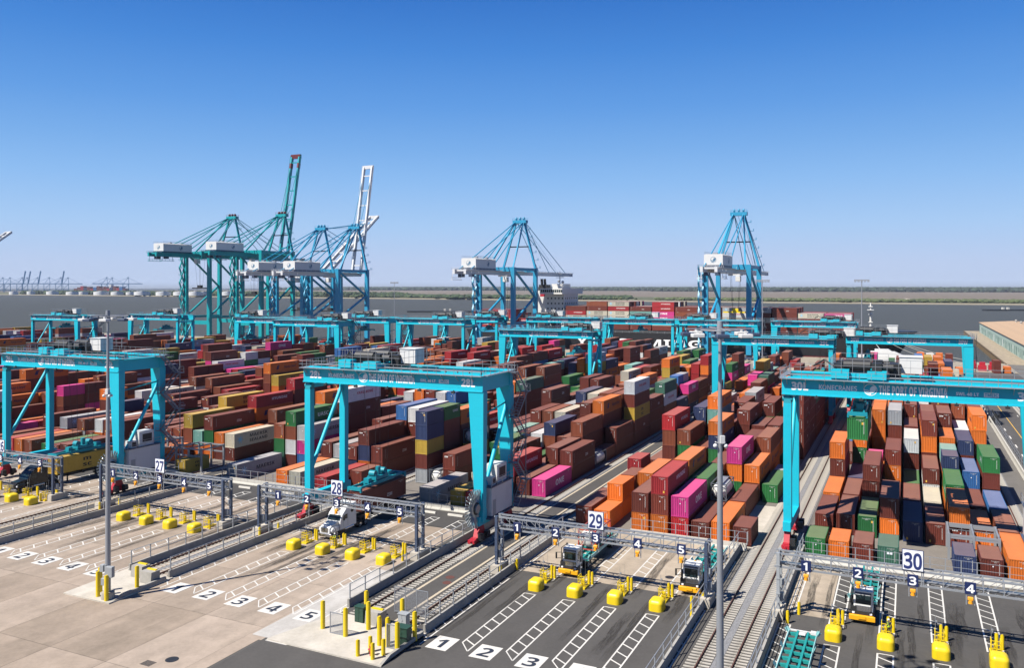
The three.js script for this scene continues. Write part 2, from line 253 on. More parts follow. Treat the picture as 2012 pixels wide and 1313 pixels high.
for (const [k, a, b, u] of [[26, 2, 25, 115.6], [27, 0, 25.2, 115.6], [28, 3, 24.4, 115.6], [29, 9, 25.2, 115.2], [30, -.6, 26.4, 114.2]]) {
  jersey(`white concrete barrier in front of the container block behind sign ${SAY[k]}`, COL0[k] + a, COL0[k] + b, u);
  handrail(`grey handrail on the white barrier behind sign ${SAY[k]}`, COL0[k] + a, COL0[k] + b, u + .3, .7);
}
// long barriers beside the road on the right
for (const [v, l] of [[19.6, 'long white barrier between the rightmost track and the road'], [28.3, 'long white barrier on the far side of the road']]) {
  const t = thing('road_barrier', l, 'barrier'); const g = new MB().prism([[-.35, 0], [.35, 0], [.16, .5], [.12, 1.05], [-.12, 1.05], [-.16, .5]], -2.95, 2.95, 'z').geo();
  for (let u = 120; u < 335; u += 6) { const b = mesh('barrier_block', g, M.barrier, t); b.position.set(v, 0, -u); }
}
{ const t = thing('road_fence', 'thin grey mesh fence on the barrier beside the road', 'fence', [20.3, 0, 0]); const r = new MB(); for (let u = 150; u < 300; u += 3) r.b2(-.03, .03, 0, 2, -u - .03, -u + .03); r.b2(-.02, .02, 1.95, 2, -150, -300); r.b2(-.02, .02, 1.2, 1.24, -150, -300); r.build('fence_frame', M.galv, t); }
// lane markings: ladders between the lanes, numbers at their ends
const DIGIT = {}; for (const d of ['1', '2', '3', '4', '5']) DIGIT[d] = textTex(d, 128, 160, { size: 1.02, stretch: 1.25 });
function ladder(m, v0, v1, u0, u1, tip) {
  const w = .16, h = .022;
  sheet(m, v0, v0 + w, u0 + (tip ? 1.6 : 0), u1, h); sheet(m, v1 - w, v1, u0, u1, h);
  for (let u = u0 + 1.9; u < u1 - .3; u += 1.9) m.quad(V(v0 + w, h, u + .35), V(v1 - w, h, u - .45), V(v1 - w, h, u - .25), V(v0 + w, h, u + .55));
  if (tip) m.quad(V(v1 - w, h, u0), V(v1, h, u0), V(v0 + w, h, u0 + 1.6), V(v0, h, u0 + 1.6));
  m.quad(V(v0, h, u1 - .15), V(v1, h, u1 - .15), V(v1, h, u1), V(v0, h, u1));
}
for (const k of [25, 26, 27, 28, 29, 30]) {
  const c = LC(k), g = new THREE.Group(); g.name = numbered('lane_marking'); scene.add(g); struct(g);
  for (let i = -2; i < 2; i++) { const v = c + (i + .5) * LP, m = new MB(); ladder(m, v - .78, v + .78, 71.8, 88.4, true); ladder(m, v - .78, v + .78, 93.2, 111.5, false); m.build('hatched_strip', M.mark, g); }
  const e = new MB(); for (const [v0, v1] of [[c - 12.3, c - 11.5], [c + 11.4, c + 12.2]]) { ladder(e, v0 + (v0 < c ? -.5 : 0), v1 + (v0 < c ? 0 : .0), 71.2, 92, false); ladder(e, v0, v1, 95, 110, false); } e.build('edge_strip', M.mark, g);
  if (k >= 26) for (let i = -2; i <= 2; i++) {
    const v = c + i * LP; const q = new MB(); sheet(q, v - 1.15, v + 1.15, 70.9, 73.9, .022); q.build('number_panel', M.mark, g);
    const d = decal('lane_number', inkMat(DIGIT[String(i + 3)], .02, .025, .04), 1.7, 2.6, v, .03, -72.4, 'up', g); d.rotation.z = 0;
  }
}
// ---------- containers ----------
const CW = 2.44, L40 = 12.19, L20 = 6.06;
// corrugated sheet in the plane x = 0 (facing +x), z from -len/2 to len/2, y from y0 to y1
function ribs(mb, place, len, y0, y1, pitch, depth) {
  const n = Math.round(len / pitch), p = len / n; const P = (s, d, y) => place(s, d, y);
  for (let i = 0; i < n; i++) {
    const s0 = -len / 2 + i * p, q = [[0, -depth], [.28, -depth], [.5, 0], [.78, 0], [1, -depth]];
    for (let j = 0; j < 4; j++) mb.quad(P(s0 + q[j][0] * p, q[j][1], y0), P(s0 + q[j + 1][0] * p, q[j + 1][1], y0), P(s0 + q[j + 1][0] * p, q[j + 1][1], y1), P(s0 + q[j][0] * p, q[j][1], y1));
  }
}
const KIT = {};
function kit(L, H) {
  const k = L + '|' + H; if (KIT[k]) return KIT[k];
  const w = CW / 2, l = L / 2, r = {};
  const fr = new MB(); for (const s of [-1, 1]) for (const e of [-1, 1]) { fr.b2(s * w, s * (w - .12), 0, H, e * l, e * (l - .14)); for (const y of [0, H - .12]) fr.b2(s * (w + .006), s * (w - .17), y - .004 * (y ? -1 : 1), y + .12, e * (l + .006), e * (l - .18)); }
  for (const s of [-1, 1]) { fr.b2(s * (w - .01), s * (w - .09), .03, .17, -l + .18, l - .18); fr.b2(s * (w - .01), s * (w - .08), H - .09, H - .02, -l + .18, l - .18); }
  for (const e of [-1, 1]) { fr.b2(-w + .17, w - .17, .03, .17, e * (l - .01), e * (l - .1)); fr.b2(-w + .17, w - .17, H - .12, H - .02, e * (l - .01), e * (l - .1)); }
  r.frame = fr.geo();
  const rf = new MB(); ribs(rf, (s, d, y) => new THREE.Vector3(y, H - .015 + d, s), L - .2, -w + .08, w - .08, .42, .018); rf.i.reverse(); for (let i = 0; i < rf.n.length; i++) rf.n[i] *= -1; r.roof = rf.geo();
  const sp = new MB(); ribs(sp, (s, d, y) => new THREE.Vector3(w - .02 + d, y, -s), L - .28, .15, H - .08, .276, .036); r.side = sp.geo();
  const ep = new MB(); ribs(ep, (s, d, y) => new THREE.Vector3(s, y, l - .02 + d), CW - .24, .15, H - .1, .262, .065); r.end = ep.geo();
  const dr = new MB(); dr.b2(-w + .13, -.012, .16, H - .11, -l + .06, -l + .03); dr.b2(.012, w - .13, .16, H - .11, -l + .06, -l + .03); for (const x of [-.85, -.35, .35, .85]) dr.tube(new THREE.Vector3(x, .1, -l + .01), new THREE.Vector3(x, H - .06, -l + .01), .022, .022, 5, false); r.door = dr.geo();
  const tr = new MB(); for (const [g, m] of [[r.frame], [r.roof], [r.side], [r.end], [r.door]]) tr.add(g); tr.add(r.side, new THREE.Matrix4().makeRotationY(Math.PI).multiply(new THREE.Matrix4())); r.whole = tr.geo();
  return KIT[k] = r;
}
const PAL = { M: [.145, .026, .014], r: [.215, .055, .022], R: [.36, .015, .020], O: [.62, .150, .014], B: [.020, .036, .105], b: [.03, .135, .36], G: [.016, .145, .036], g: [.045, .135, .095], t: [.17, .38, .33], P: [.62, .035, .23], W: [.64, .645, .64], w: [.53, .49, .39], Y: [.47, .31, .04], s: [.36, .375, .39], L: [.30, .37, .47] };
const WORD = { M: 'maroon', r: 'rust brown', R: 'red', O: 'orange', B: 'navy blue', b: 'bright blue', G: 'green', g: 'grey green', t: 'pale turquoise', P: 'pink', W: 'white', w: 'cream', Y: 'mustard yellow', s: 'light grey', L: 'pale blue grey', T: 'white tank' };
const CMAT = {}; for (const k in PAL) CMAT[k] = [0, 1, 2, 3].map((i) => { const f = .84 + .11 * i, h = (i - 1.5) * .03; return mat(Math.min(.85, PAL[k][0] * f * (1 + h)), PAL[k][1] * f, PAL[k][2] * f * (1 - h), .58, { map: grime }); });
const ROOF = {}; for (const k in PAL) ROOF[k] = [0, 1].map((i) => { const f = i ? .28 : .15; return mat(PAL[k][0] * (1 - f) + .42 * f, PAL[k][1] * (1 - f) + .27 * f, PAL[k][2] * (1 - f) + .20 * f, .72, { map: dusty }); });   // roofs carry a film of dust
// side lettering
const LOGO = {
  maersk: textTex('MAERSK', 512, 80, { stretch: 1.5 }), sealand: textTex('MAERSK\nSEALAND', 384, 160, { stretch: 1.5 }), one: textTex('ONE', 256, 110, { stretch: 1.5 }), hapag: textTex('Hapag-Lloyd', 512, 100, { style: 'italic bold' }), uasc: textTex('UASC', 384, 96, { stretch: 1.5 }), hyundai: textTex('HYUNDAI', 384, 80, { stretch: 1.5 }), msc: textTex('m\nsc', 128, 150, { size: 1.02, stretch: 1.9 }), zim: textTex('∴∵∴\nZIM', 160, 160, { stretch: 1.3 }), ym: textTex('YANG MING', 512, 72, { style: 'italic bold' }), apl: textTex('APL', 192, 80, { style: 'italic bold' }), kline: textTex('K LINE', 256, 80), oocl: textTex('OOCL', 256, 80), tex: textTex('tex', 128, 72), num: textTex('TLLU 483 620 1\n45G1', 256, 48, { style: 'normal' }), zime: textTex('ZIM', 128, 64), cma: textTex('CMA CGM', 384, 80),
  star: canvasTex(128, 128, (x) => { x.strokeStyle = '#fff'; x.lineWidth = 13; for (let i = 0; i < 7; i++) { const a = i / 7 * Math.PI * 2 - 1.57; x.beginPath(); x.moveTo(64, 64); x.lineTo(64 + 58 * Math.cos(a), 64 + 58 * Math.sin(a)); x.stroke(); } }),
  hl: canvasTex(128, 100, (x) => { x.fillStyle = '#fff'; x.beginPath(); x.moveTo(6, 96); x.lineTo(36, 8); x.lineTo(124, 4); x.lineTo(104, 40); x.lineTo(70, 44); x.lineTo(100, 54); x.lineTo(78, 92); x.lineTo(44, 96); x.closePath(); x.fill(); }),
  vert: canvasTex(16, 256, (x) => { x.fillStyle = '#fff'; for (let i = 6; i < 250; i += 11) x.fillRect(3, i, 10, 7); }),
};
const INK = {}; const ink = (l, r, g, b) => INK[l + r + g + b] ??= inkMat(LOGO[l], r, g, b);
const SIDE = {   // decals per colour: [logo, ink, width, height, centre along z as share of length, centre height]
  s: [['maersk', [.02, .03, .05], 6.4, 1.1, -.12, 1.5], ['star', [.35, .62, .8], 1.7, 1.7, .34, 1.5]], W: [['ym', [.5, .03, .05], 6.2, .95, -.02, 1.7]], w: [['sealand', [.03, .04, .05], 5.6, 2.0, -.08, 1.5], ['star', [.25, .55, .75], 1.8, 1.8, .36, 1.5]], P: [['one', [.85, .85, .85], 4.2, 1.6, -.04, 1.5]], O: [['hapag', [.015, .02, .07], 5.2, 1.05, -.16, 1.55], ['hl', [.01, .015, .09], 1.5, 1.2, .24, 1.55]], G: [['uasc', [.62, .64, .62], 4.4, 1.2, -.2, 1.5]], R: [['hyundai', [.7, .68, .66], 5.4, .95, -.12, 1.55]], Y: [['msc', [.02, .02, .015], 2.0, 2.1, 0, 1.5]], M: [['zim', [.55, .5, .48], 1.5, 1.6, -.12, 1.5], ['vert', [.45, .4, .38], .16, 1.8, .42, 1.5]], B: [['apl', [.7, .7, .7], 1.7, .8, -.3, 1.8]], L: [['maersk', [.02, .03, .05], 6.2, 1.1, -.1, 1.5]], r: [['num', [.6, .56, .52], 1.7, .5, .38, 2.3]], b: [], g: [], t: [] };
function makeContainer(ch, L, H, big) {
  const k = kit(L, H), o = new THREE.Group(), m = CMAT[ch][Math.floor(rnd() * 4)], rm = ROOF[ch][Math.floor(rnd() * 2)];
  mesh('frame', k.frame, m, o); mesh('roof', k.roof, rm, o); mesh('side_panel', k.side, m, o); const s2 = mesh('side_panel', k.side, m, o); s2.rotation.y = Math.PI; mesh('end_panel', k.end, m, o); mesh('door', k.door, m, o);
  if (ch !== 'M' || rnd() < .35) if (L > 7 || 'YPGT'.includes(ch)) for (const [l, c, w, h, z, y] of SIDE[ch]) { const sc = L > 7 ? 1 : .62; for (const s of [1, -1]) decal('lettering', ink(l, ...c), w * sc, h * sc, s * (CW / 2 - .012), y, (s > 0 ? z : -z) * L, s > 0 ? '+x' : '-x', o); }
  if (big) {                                                  // end wall print: number column, small plates
    decal('lettering', ink('num', .6, .58, .55), 1.2, .3, .35, H * .88, L / 2 + .009, '+z', o); for (const s of [1, -1]) decal('lettering', ink('num', .62, .6, .56), 1.7, .42, s * (CW / 2 - .011), H * .84, s * L * -.38 * (s > 0 ? 1 : 1), s > 0 ? '+x' : '-x', o);
    if (rnd() < .8) decal('lettering', ink('vert', .62, .6, .58), .11, H * .55, .78, H * .55, L / 2 + .008, '+z', o);
    const pl = rnd(); if (pl < .35) decal('plate', M.yellowLine, .22, .32, pl < .18 ? -.7 : .62, pl < .25 ? H * .16 : H * .75, L / 2 + .008, '+z', o); else if (pl < .8) decal('plate', M.signWhite, .13, .16, -.05 + pl * .2, H * .66, L / 2 + .008, '+z', o);
    if (ch === 'M' && rnd() < .3) decal('lettering', ink(rnd() < .6 ? 'tex' : 'zime', .8, .8, .78), .75, .42, -.55, H * .8, L / 2 + .009, '+z', o);
    if (ch === 'G' && rnd() < .5) decal('lettering', ink('num', .75, .75, .72), 1.5, .3, -.1, H * .86, L / 2 + .009, '+z', o);
    if (ch === 'g') for (const x of [.0, .36]) decal('plate', M.signWhite, .27, .27, x, H * .68, L / 2 + .009, '+z', o);
  }
  return o;
}
const TANKM = mat(.72, .71, .68, .35, { map: paint }), TANKF = mat(.09, .1, .12, .5), tankR = mat(.40, .05, .03, .5);
function makeTank(frameMat) {
  const o = new THREE.Group(), f = new MB(), w = CW / 2, l = L20 / 2, H = 2.59; for (const s of [-1, 1]) for (const e of [-1, 1]) { f.b2(s * w, s * (w - .14), 0, H, e * l, e * (l - .14)); f.bar(new THREE.Vector3(s * w * .98, .1, e * (l - .1)), new THREE.Vector3(s * w * .3, H / 2, e * (l - .1)), .08); f.bar(new THREE.Vector3(s * w * .98, H - .1, e * (l - .1)), new THREE.Vector3(s * w * .3, H / 2, e * (l - .1)), .08); }
  for (const y of [.07, H - .07]) { for (const s of [-1, 1]) f.b2(s * w, s * (w - .1), y - .06, y + .06, -l + .14, l - .14); for (const e of [-1, 1]) f.b2(-w + .14, w - .14, y - .06, y + .06, e * l, e * (l - .12)); }
  f.build('frame', frameMat ?? TANKF, o);
  const pts = [[0, -2.86], [.5, -2.8], [.85, -2.66], [1.08, -2.45], [1.14, -2.3], [1.14, 2.3], [1.08, 2.45], [.85, 2.66], [.5, 2.8], [0, 2.86]].map(([r, y]) => new THREE.Vector2(r, y));
  mesh('tank', new THREE.LatheGeometry(pts, 24).rotateX(Math.PI / 2).translate(0, 1.32, 0), TANKM, o);
  const wk = new MB(); wk.b2(-.5, .5, H - .08, H - .03, -2.6, 2.6); wk.tube(new THREE.Vector3(0, 2.4, 0), new THREE.Vector3(0, 2.58, 0), .25, .25, 10); wk.build('walkway', M.galv, o);
  return o;
}
// bays of each block, front to back: nine stacks of letters (bottom to top); a/b = two short boxes; - empty
const PLAN = {
  30: ['G/ O/ M/ g/ - - B/ M/ O', 'M M G OM B M MO O r', 'O M RMM M M w OG M b', 'MMO B MP MOM G WM OOB/MMt Rb OMG', '- MGOM O MM sMW MMOM MMO MMB G', 'M MM MOOO MMMs MMM MGOM MMMM MMW MMOO', 'b MM MOOO OGM MMMM MM MMMMM MMMr MMMM', '- MM MMO MMM OM MM RM MMM MMM', 'OMR M O MM MGM MO MM OMM MMM'],
  29: ['M O/OO - OM OMR RP M O M/', '- Mr/ MO M MGO MG MT/ M -', 'rR/ - M G M MM GOP MO G', 'M MxrR MGr MM GGBO MM OOM OOr L/', '- r MWMB MMMtO MMM MMMM MGM GOM M/', 'M M Mb MMM MMMM M MOGM MO MMMMM', '- M MM MMO MMMs MM MMO MM MMMMO', 'M MMs MO MM MMM OM MR MMG MMMGM', 'M MM MMO MMMM MM OO MM MMO MMMMG'],
  28: ['- - - s - Y R - -', 'sMYBB/MMMMG T/ MM - w r MR M P', 'MMMO MYT/ M GG MM G M MM MM', 'MM MM Mt MM MW GrB MM MMr T/M', 'MM OM MMM MMr MMw MO MMMM MMMO MM', 'MM OMMM MM MMs MMMB MMMw MMMr MMMr MMYMW', 'MM MMr w MMM OM MMR MrM MM MMM'],
  27: ['s - - - O w - R /M', 'gGr MWrG bPs M MM gs BM OBM MM', 'MMgsO MM MMMMW M MM MMM MM MMMb MMMW', 'MM MMO MMM MM OM MM MMO MM M', 'OM MM MMMW MMMO MMMM MMMW MMMb MMG MR', 'MM MMM OM MM GM MMM MM OM MMM'],
  26: ['r r R r O - - - Y/', 'rM OM MM rr MrY Ot OGM MO Mw', 'OM MM MMM MMMY MM OM MMOR MM MMr', 'MM MMB MM OMs MM MMM MMMMR MM OM'],
  25: ['r r R O r - G M M', 'MM M Ms M sr M OW Or MM', 'MO MOMO/MM MM MTB/ M MM M MGM OM', 'MMW MM MMw MM OMM MM MM OM WWM'],
};
const DIST = 'MMMMMMMMMMMMMMMMMMMrrrrrrrrrrrRRRRROOOOOOOOBBBbGGGgPPWWwwYYYsstL';
const bodies = [];   // { x, y, z, L, H, ch, blk, bay, col, tier, n, half }
const U0 = { 30: 116, default: 117 }, BAY = 12.75, PIT = 2.88;
const heights = {};
for (let k = 30; k >= 12; k--) for (let bay = 0; bay < 17; bay++) {
  const plan = PLAN[k]?.[bay]?.split(' '), u = (U0[k] ?? U0.default) + bay * BAY;
  for (let col = 0; col < 9; col++) {
    let cell = plan?.[col];
    if (cell === undefined) { const base = (k >= 29 ? 2.7 : k >= 27 ? 2.6 : 2.3) + (bay > 8 && k > 24 && k < 28 ? .9 : bay > 10 && k > 27 ? -.4 : 0), n = Math.max(0, Math.min(5, Math.round(base + (rnd() - .5) * 3.4 + (rnd() < .1 ? 1.4 : 0)))); const mk = () => { let s = ''; for (let i = 0; i < n; i++) s += pick(DIST); return s || '-'; }; cell = rnd() < .22 ? mk() + '/' + mk() : mk(); if (k < 24 && rnd() < .3) cell = '-'; }
    const halves = cell.includes('/') ? cell.split('/') : [cell];
    halves.forEach((st, hi) => {
      st = st.replace('-', ''); let y = .02; const half = halves.length > 1, L = half ? L20 : L40;
      [...st].forEach((c, t) => {
        const ch = c === 'x' ? 'M' : c, H = half || ch === 'T' ? 2.59 : (rnd() < .72 ? 2.896 : 2.591), LL = ch === 'T' ? L20 : L;
        bodies.push({ x: COL0[k] + col * PIT + CW / 2 + (rnd() - .5) * .1, y, z: -(u + (half && hi ? 6.25 : 0) + LL / 2 + (rnd() - .5) * .12), L: LL, H, ch, blk: k, bay, col, tier: t, n: st.length, half: half ? hi : -1 });
        y += H;
      });
      heights[[k, bay, col, half ? hi : 0]] = st.length; if (!half) heights[[k, bay, col, 1]] = st.length;
    });
  }
}
// which boxes show, and how large
const SY = Math.sin(YAW), CY = Math.cos(YAW);
for (const b of bodies) {
  const u = -b.z, D = -b.x * SY + u * CY, X = b.x * CY + u * SY, px = 1006 + FOC * X / D;
  const hf = b.half < 0 ? 0 : b.half, front = heights[hf === 1 ? [b.blk, b.bay, b.col, 0] : [b.blk, b.bay - 1, b.col, 1]] ?? 0, side = heights[[b.blk, b.bay, b.col + (b.x < 0 ? 1 : -1), hf]] ?? 0;
  const open = (b.tier === b.n - 1 ? 1 : 0) + (b.tier >= front ? 1 : 0) + (b.tier >= side ? .8 : 0);
  b.score = px < -60 || px > 2060 ? 0 : open * b.L ** .5 / (D * D) * (b.tier === b.n - 1 ? 1.25 : 1); b.vis = px > -400 && px < 2400;
}
const order = bodies.filter((b) => b.score > 0).sort((a, b) => b.score - a.score), singles = new Set(order.slice(0, 296));
const NTH = ['first', 'second', 'third', 'fourth', 'fifth', 'sixth', 'seventh', 'eighth', 'ninth', 'tenth', 'eleventh', 'twelfth', 'thirteenth'];
for (const b of singles) {
  const cnt = ['', '', 'two', 'three', 'four', 'five'][b.n], pos = b.n === 1 ? 'single' : b.tier === b.n - 1 ? `top of ${cnt}` : b.tier === 0 ? `bottom of ${cnt}` : `${NTH[b.tier]} of ${cnt}`;
  const row = b.bay === 0 ? 'front row' : NTH[b.bay] + ' row', hf = b.half < 0 ? '' : b.half ? ' rear' : ' front';
  const label = `${WORD[b.ch]} ${b.ch === 'T' ? '' : b.half < 0 ? 'long ' : 'short '}container, ${pos}, ${NTH[b.col]}${hf} stack, ${row} behind sign ${SAY[b.blk] ?? b.blk}`;
  const o = b.ch === 'T' ? makeTank() : makeContainer(b.ch, b.L, b.H, -b.z < 215);
  o.name = numbered(b.ch === 'T' ? 'tank_container' : 'shipping_container'); o.position.set(b.x, b.y, b.z); scene.add(o);
  tag(o, label, 'container', 'containers stacked in the yard');
}
// everything farther back: one object
const FAR = new THREE.Group(); FAR.name = 'container_stacks'; scene.add(FAR); stuff(FAR); tag(FAR, 'rows of stacked multicoloured containers filling the yard behind the nearest ones', 'container'); FAR.userData.kind = 'stuff';
const farList = [];   // x, y, z, L, H, ch, turned
for (const b of bodies) if (!singles.has(b) && b.vis && b.ch !== 'T') farList.push([b.x, b.y, b.z, b.L, b.H, b.ch, false, b.score > 0]);
function pourFar() {
  const sets = new Map(), m4 = new THREE.Matrix4(), R = new THREE.Matrix4();
  for (const b of farList) { const key = b[3] + '|' + b[4]; if (!sets.has(key)) sets.set(key, []); sets.get(key).push(b); }
  const wm = new THREE.MeshStandardMaterial({ color: 0xffffff, roughness: .6, map: grime });
  for (const [key, list] of sets) {
    const k = kit(list[0][3], list[0][4]);
    for (const [g, roofy] of [[k.noRoof ??= (() => { const t = new MB(); for (const q of [k.frame, k.side, k.end, k.door]) t.add(q); t.add(k.side, new THREE.Matrix4().makeRotationY(Math.PI)); return t.geo(); })(), false], [k.roof, true]]) {
      const im = new THREE.InstancedMesh(g, wm, list.length); im.name = roofy ? 'roof' : 'box'; const c = new THREE.Color();
      list.forEach((b, i) => { im.setMatrixAt(i, m4.makeTranslation(b[0], b[1], b[2]).multiply(R.makeRotationY(b[6] ? Math.PI / 2 : 0))); const p = PAL[b[5]], s = b[7] === undefined ? i : b[7], f = .85 + ((i * 37) % 17) / 17 * .3, d = roofy ? .13 + ((i * 53) % 13) / 13 * .16 : 0; c.setRGB(AB * (p[0] * f * (1 - d) + .42 * d), AB * (p[1] * f * (1 - d) + .27 * d), AB * (p[2] * f * (1 - d) + .20 * d)); im.setColorAt(i, c); });
      shade(im); FAR.add(im);
    }
  }
  // lettering of the far boxes
  const dec = new Map(); let j = 0;
  for (const b of farList) { j++; if (!b[7] || b[3] < 7 || !SIDE[b[5]]?.length || (b[5] === 'M' && j % 4)) continue; for (const [l, c, w, h, z, y] of SIDE[b[5]]) { const id = l + c; if (!dec.has(id)) dec.set(id, [ink(l, ...c), []]); dec.get(id)[1].push(b[6] ? [b[0] - z * b[3], b[1] + y, b[2] + CW / 2 - .012, 0, w, h] : [b[0] + (b[0] < 0 ? 1 : -1) * (CW / 2 - .012), b[1] + y, b[2] + z * b[3] * (b[0] < 0 ? 1 : -1), b[0] < 0 ? Math.PI / 2 : -Math.PI / 2, w, h]); } }
  for (const [m, list] of dec.values()) { const im = new THREE.InstancedMesh(PLANE, m, list.length); im.name = 'lettering'; list.forEach((d, i) => im.setMatrixAt(i, m4.makeTranslation(d[0], d[1], d[2]).multiply(R.makeRotationY(d[3])).multiply(new THREE.Matrix4().makeScale(d[4], d[5], 1)))); FAR.add(im); }
}
// ---------- stacking cranes (portal cranes over the blocks) ----------
const emblem = (x, cx, cy, r) => { x.save(); x.strokeStyle = '#fff'; x.fillStyle = '#fff'; x.lineWidth = r * .1; x.beginPath(); x.arc(cx, cy, r * .92, 0, 7); x.stroke(); x.beginPath(); x.arc(cx, cy, r * .9, 0, 7); x.clip(); x.beginPath(); x.ellipse(cx + r * .35, cy - r * .05, r * .42, r * .62, .35, 0, 7); x.fill(); for (let i = 0; i < 3; i++) { x.lineWidth = r * .14; x.beginPath(); x.moveTo(cx - r, cy + r * (.1 + i * .26)); x.quadraticCurveTo(cx - r * .3, cy + r * (.0 + i * .3), cx + r * .1, cy + r * (.5 + i * .22)); x.stroke(); } x.restore(); };
function girderTex(id, flip, big) {
  const W = big ? 2048 : 1024, H = big ? 128 : 64, k = W / 2048;
  return canvasTex(W, H, (x) => {
    x.scale(k, k); x.fillStyle = '#fff'; x.textBaseline = 'middle';
    const put = (s, px, size, w, font = 'bold') => { x.save(); x.font = `${font} ${size}px sans-serif`; const m = x.measureText(s).width; x.translate(px, 62); x.scale(w / m, 1); x.textAlign = 'left'; x.fillText(s, 0, 0); { x.strokeStyle = x.fillStyle; x.lineWidth = size > 90 ? 5 : font === 'normal' ? 3.5 : 1.5; x.strokeText(s, 0, 0); } x.restore(); };
    put(id, 40, 104, 150); put(id, 1860, 104, 150);
    const a = ['KONECRANES', 280, 62, 330, 'normal'], b = ['SWL 40 LT', 1400, 40, 175, 'bold'];
    if (!flip) { put(...a); put(...b); x.fillRect(1612, 42, 110, 40); x.fillStyle = '#000'; put('TMEIC', 1618, 38, 98); x.fillStyle = '#fff'; }
    else { put('SWL 40 LT', 300, 40, 175); put('KONECRANES', 1440, 62, 330, 'normal'); }
    emblem(x, 720, 64, 58); put('THE PORT OF VIRGINIA', 790, 112, 545);
  });
}
const HB = 21, HT = 23;                                       // underside and top of the main girders
function stairTower(mb, x, z0, z1, h0, h1, n, w = 1.0) {       // zigzag stairs with landings, in the plane x
  const dh = (h1 - h0) / n;
  for (let i = 0; i < n; i++) {
    const a = i % 2 ? z1 : z0, b = i % 2 ? z0 : z1, y0 = h0 + i * dh, y1 = y0 + dh;
    for (const s of [-w / 2, w / 2]) { mb.bar(new THREE.Vector3(x + s, y0, a), new THREE.Vector3(x + s, y1, b), .07, .28); mb.bar(new THREE.Vector3(x + s, y0 + 1, a), new THREE.Vector3(x + s, y1 + 1, b), .05); }
    for (let j = 1; j < 9; j++) mb.box(x, y0 + dh * j / 9, a + (b - a) * j / 9, w, .05, .24);
    const e = b + (b > a ? .55 : -.55); mb.box(x, y1, e, w + .3, .08, 1.1);
    for (const s of [-w / 2, w / 2]) { for (const zz of [e - .5, e + .5]) mb.box(x + s, y1 + .55, zz, .05, 1.1, .05); for (const hh of [.55, 1.1]) mb.box(x + s, y1 + hh, e, .04, .04, 1.1); }
    mb.box(x, y1 + 1.1, e + (b > a ? .5 : -.5), w, .05, .05); mb.box(x, y1 + .55, e + (b > a ? .5 : -.5), w, .05, .05);
  }
}
function fenceLine(mb, a, b, h = 1.1, step = 1.6, t = .045) {  // handrail between two points on a platform
  const d = b.clone().sub(a), l = d.length(), n = Math.max(1, Math.round(l / step)), up = new THREE.Vector3(0, 1, 0);
  for (let i = 0; i <= n; i++) { const q = a.clone().addScaledVector(d, i / n); mb.bar(q, q.clone().addScaledVector(up, h), t); }
  for (const y of [h * .5, h]) mb.bar(a.clone().addScaledVector(up, y), b.clone().addScaledVector(up, y), t);
}
const REELM = mat(.38, .43, .45, .35, { metalness: .55 });
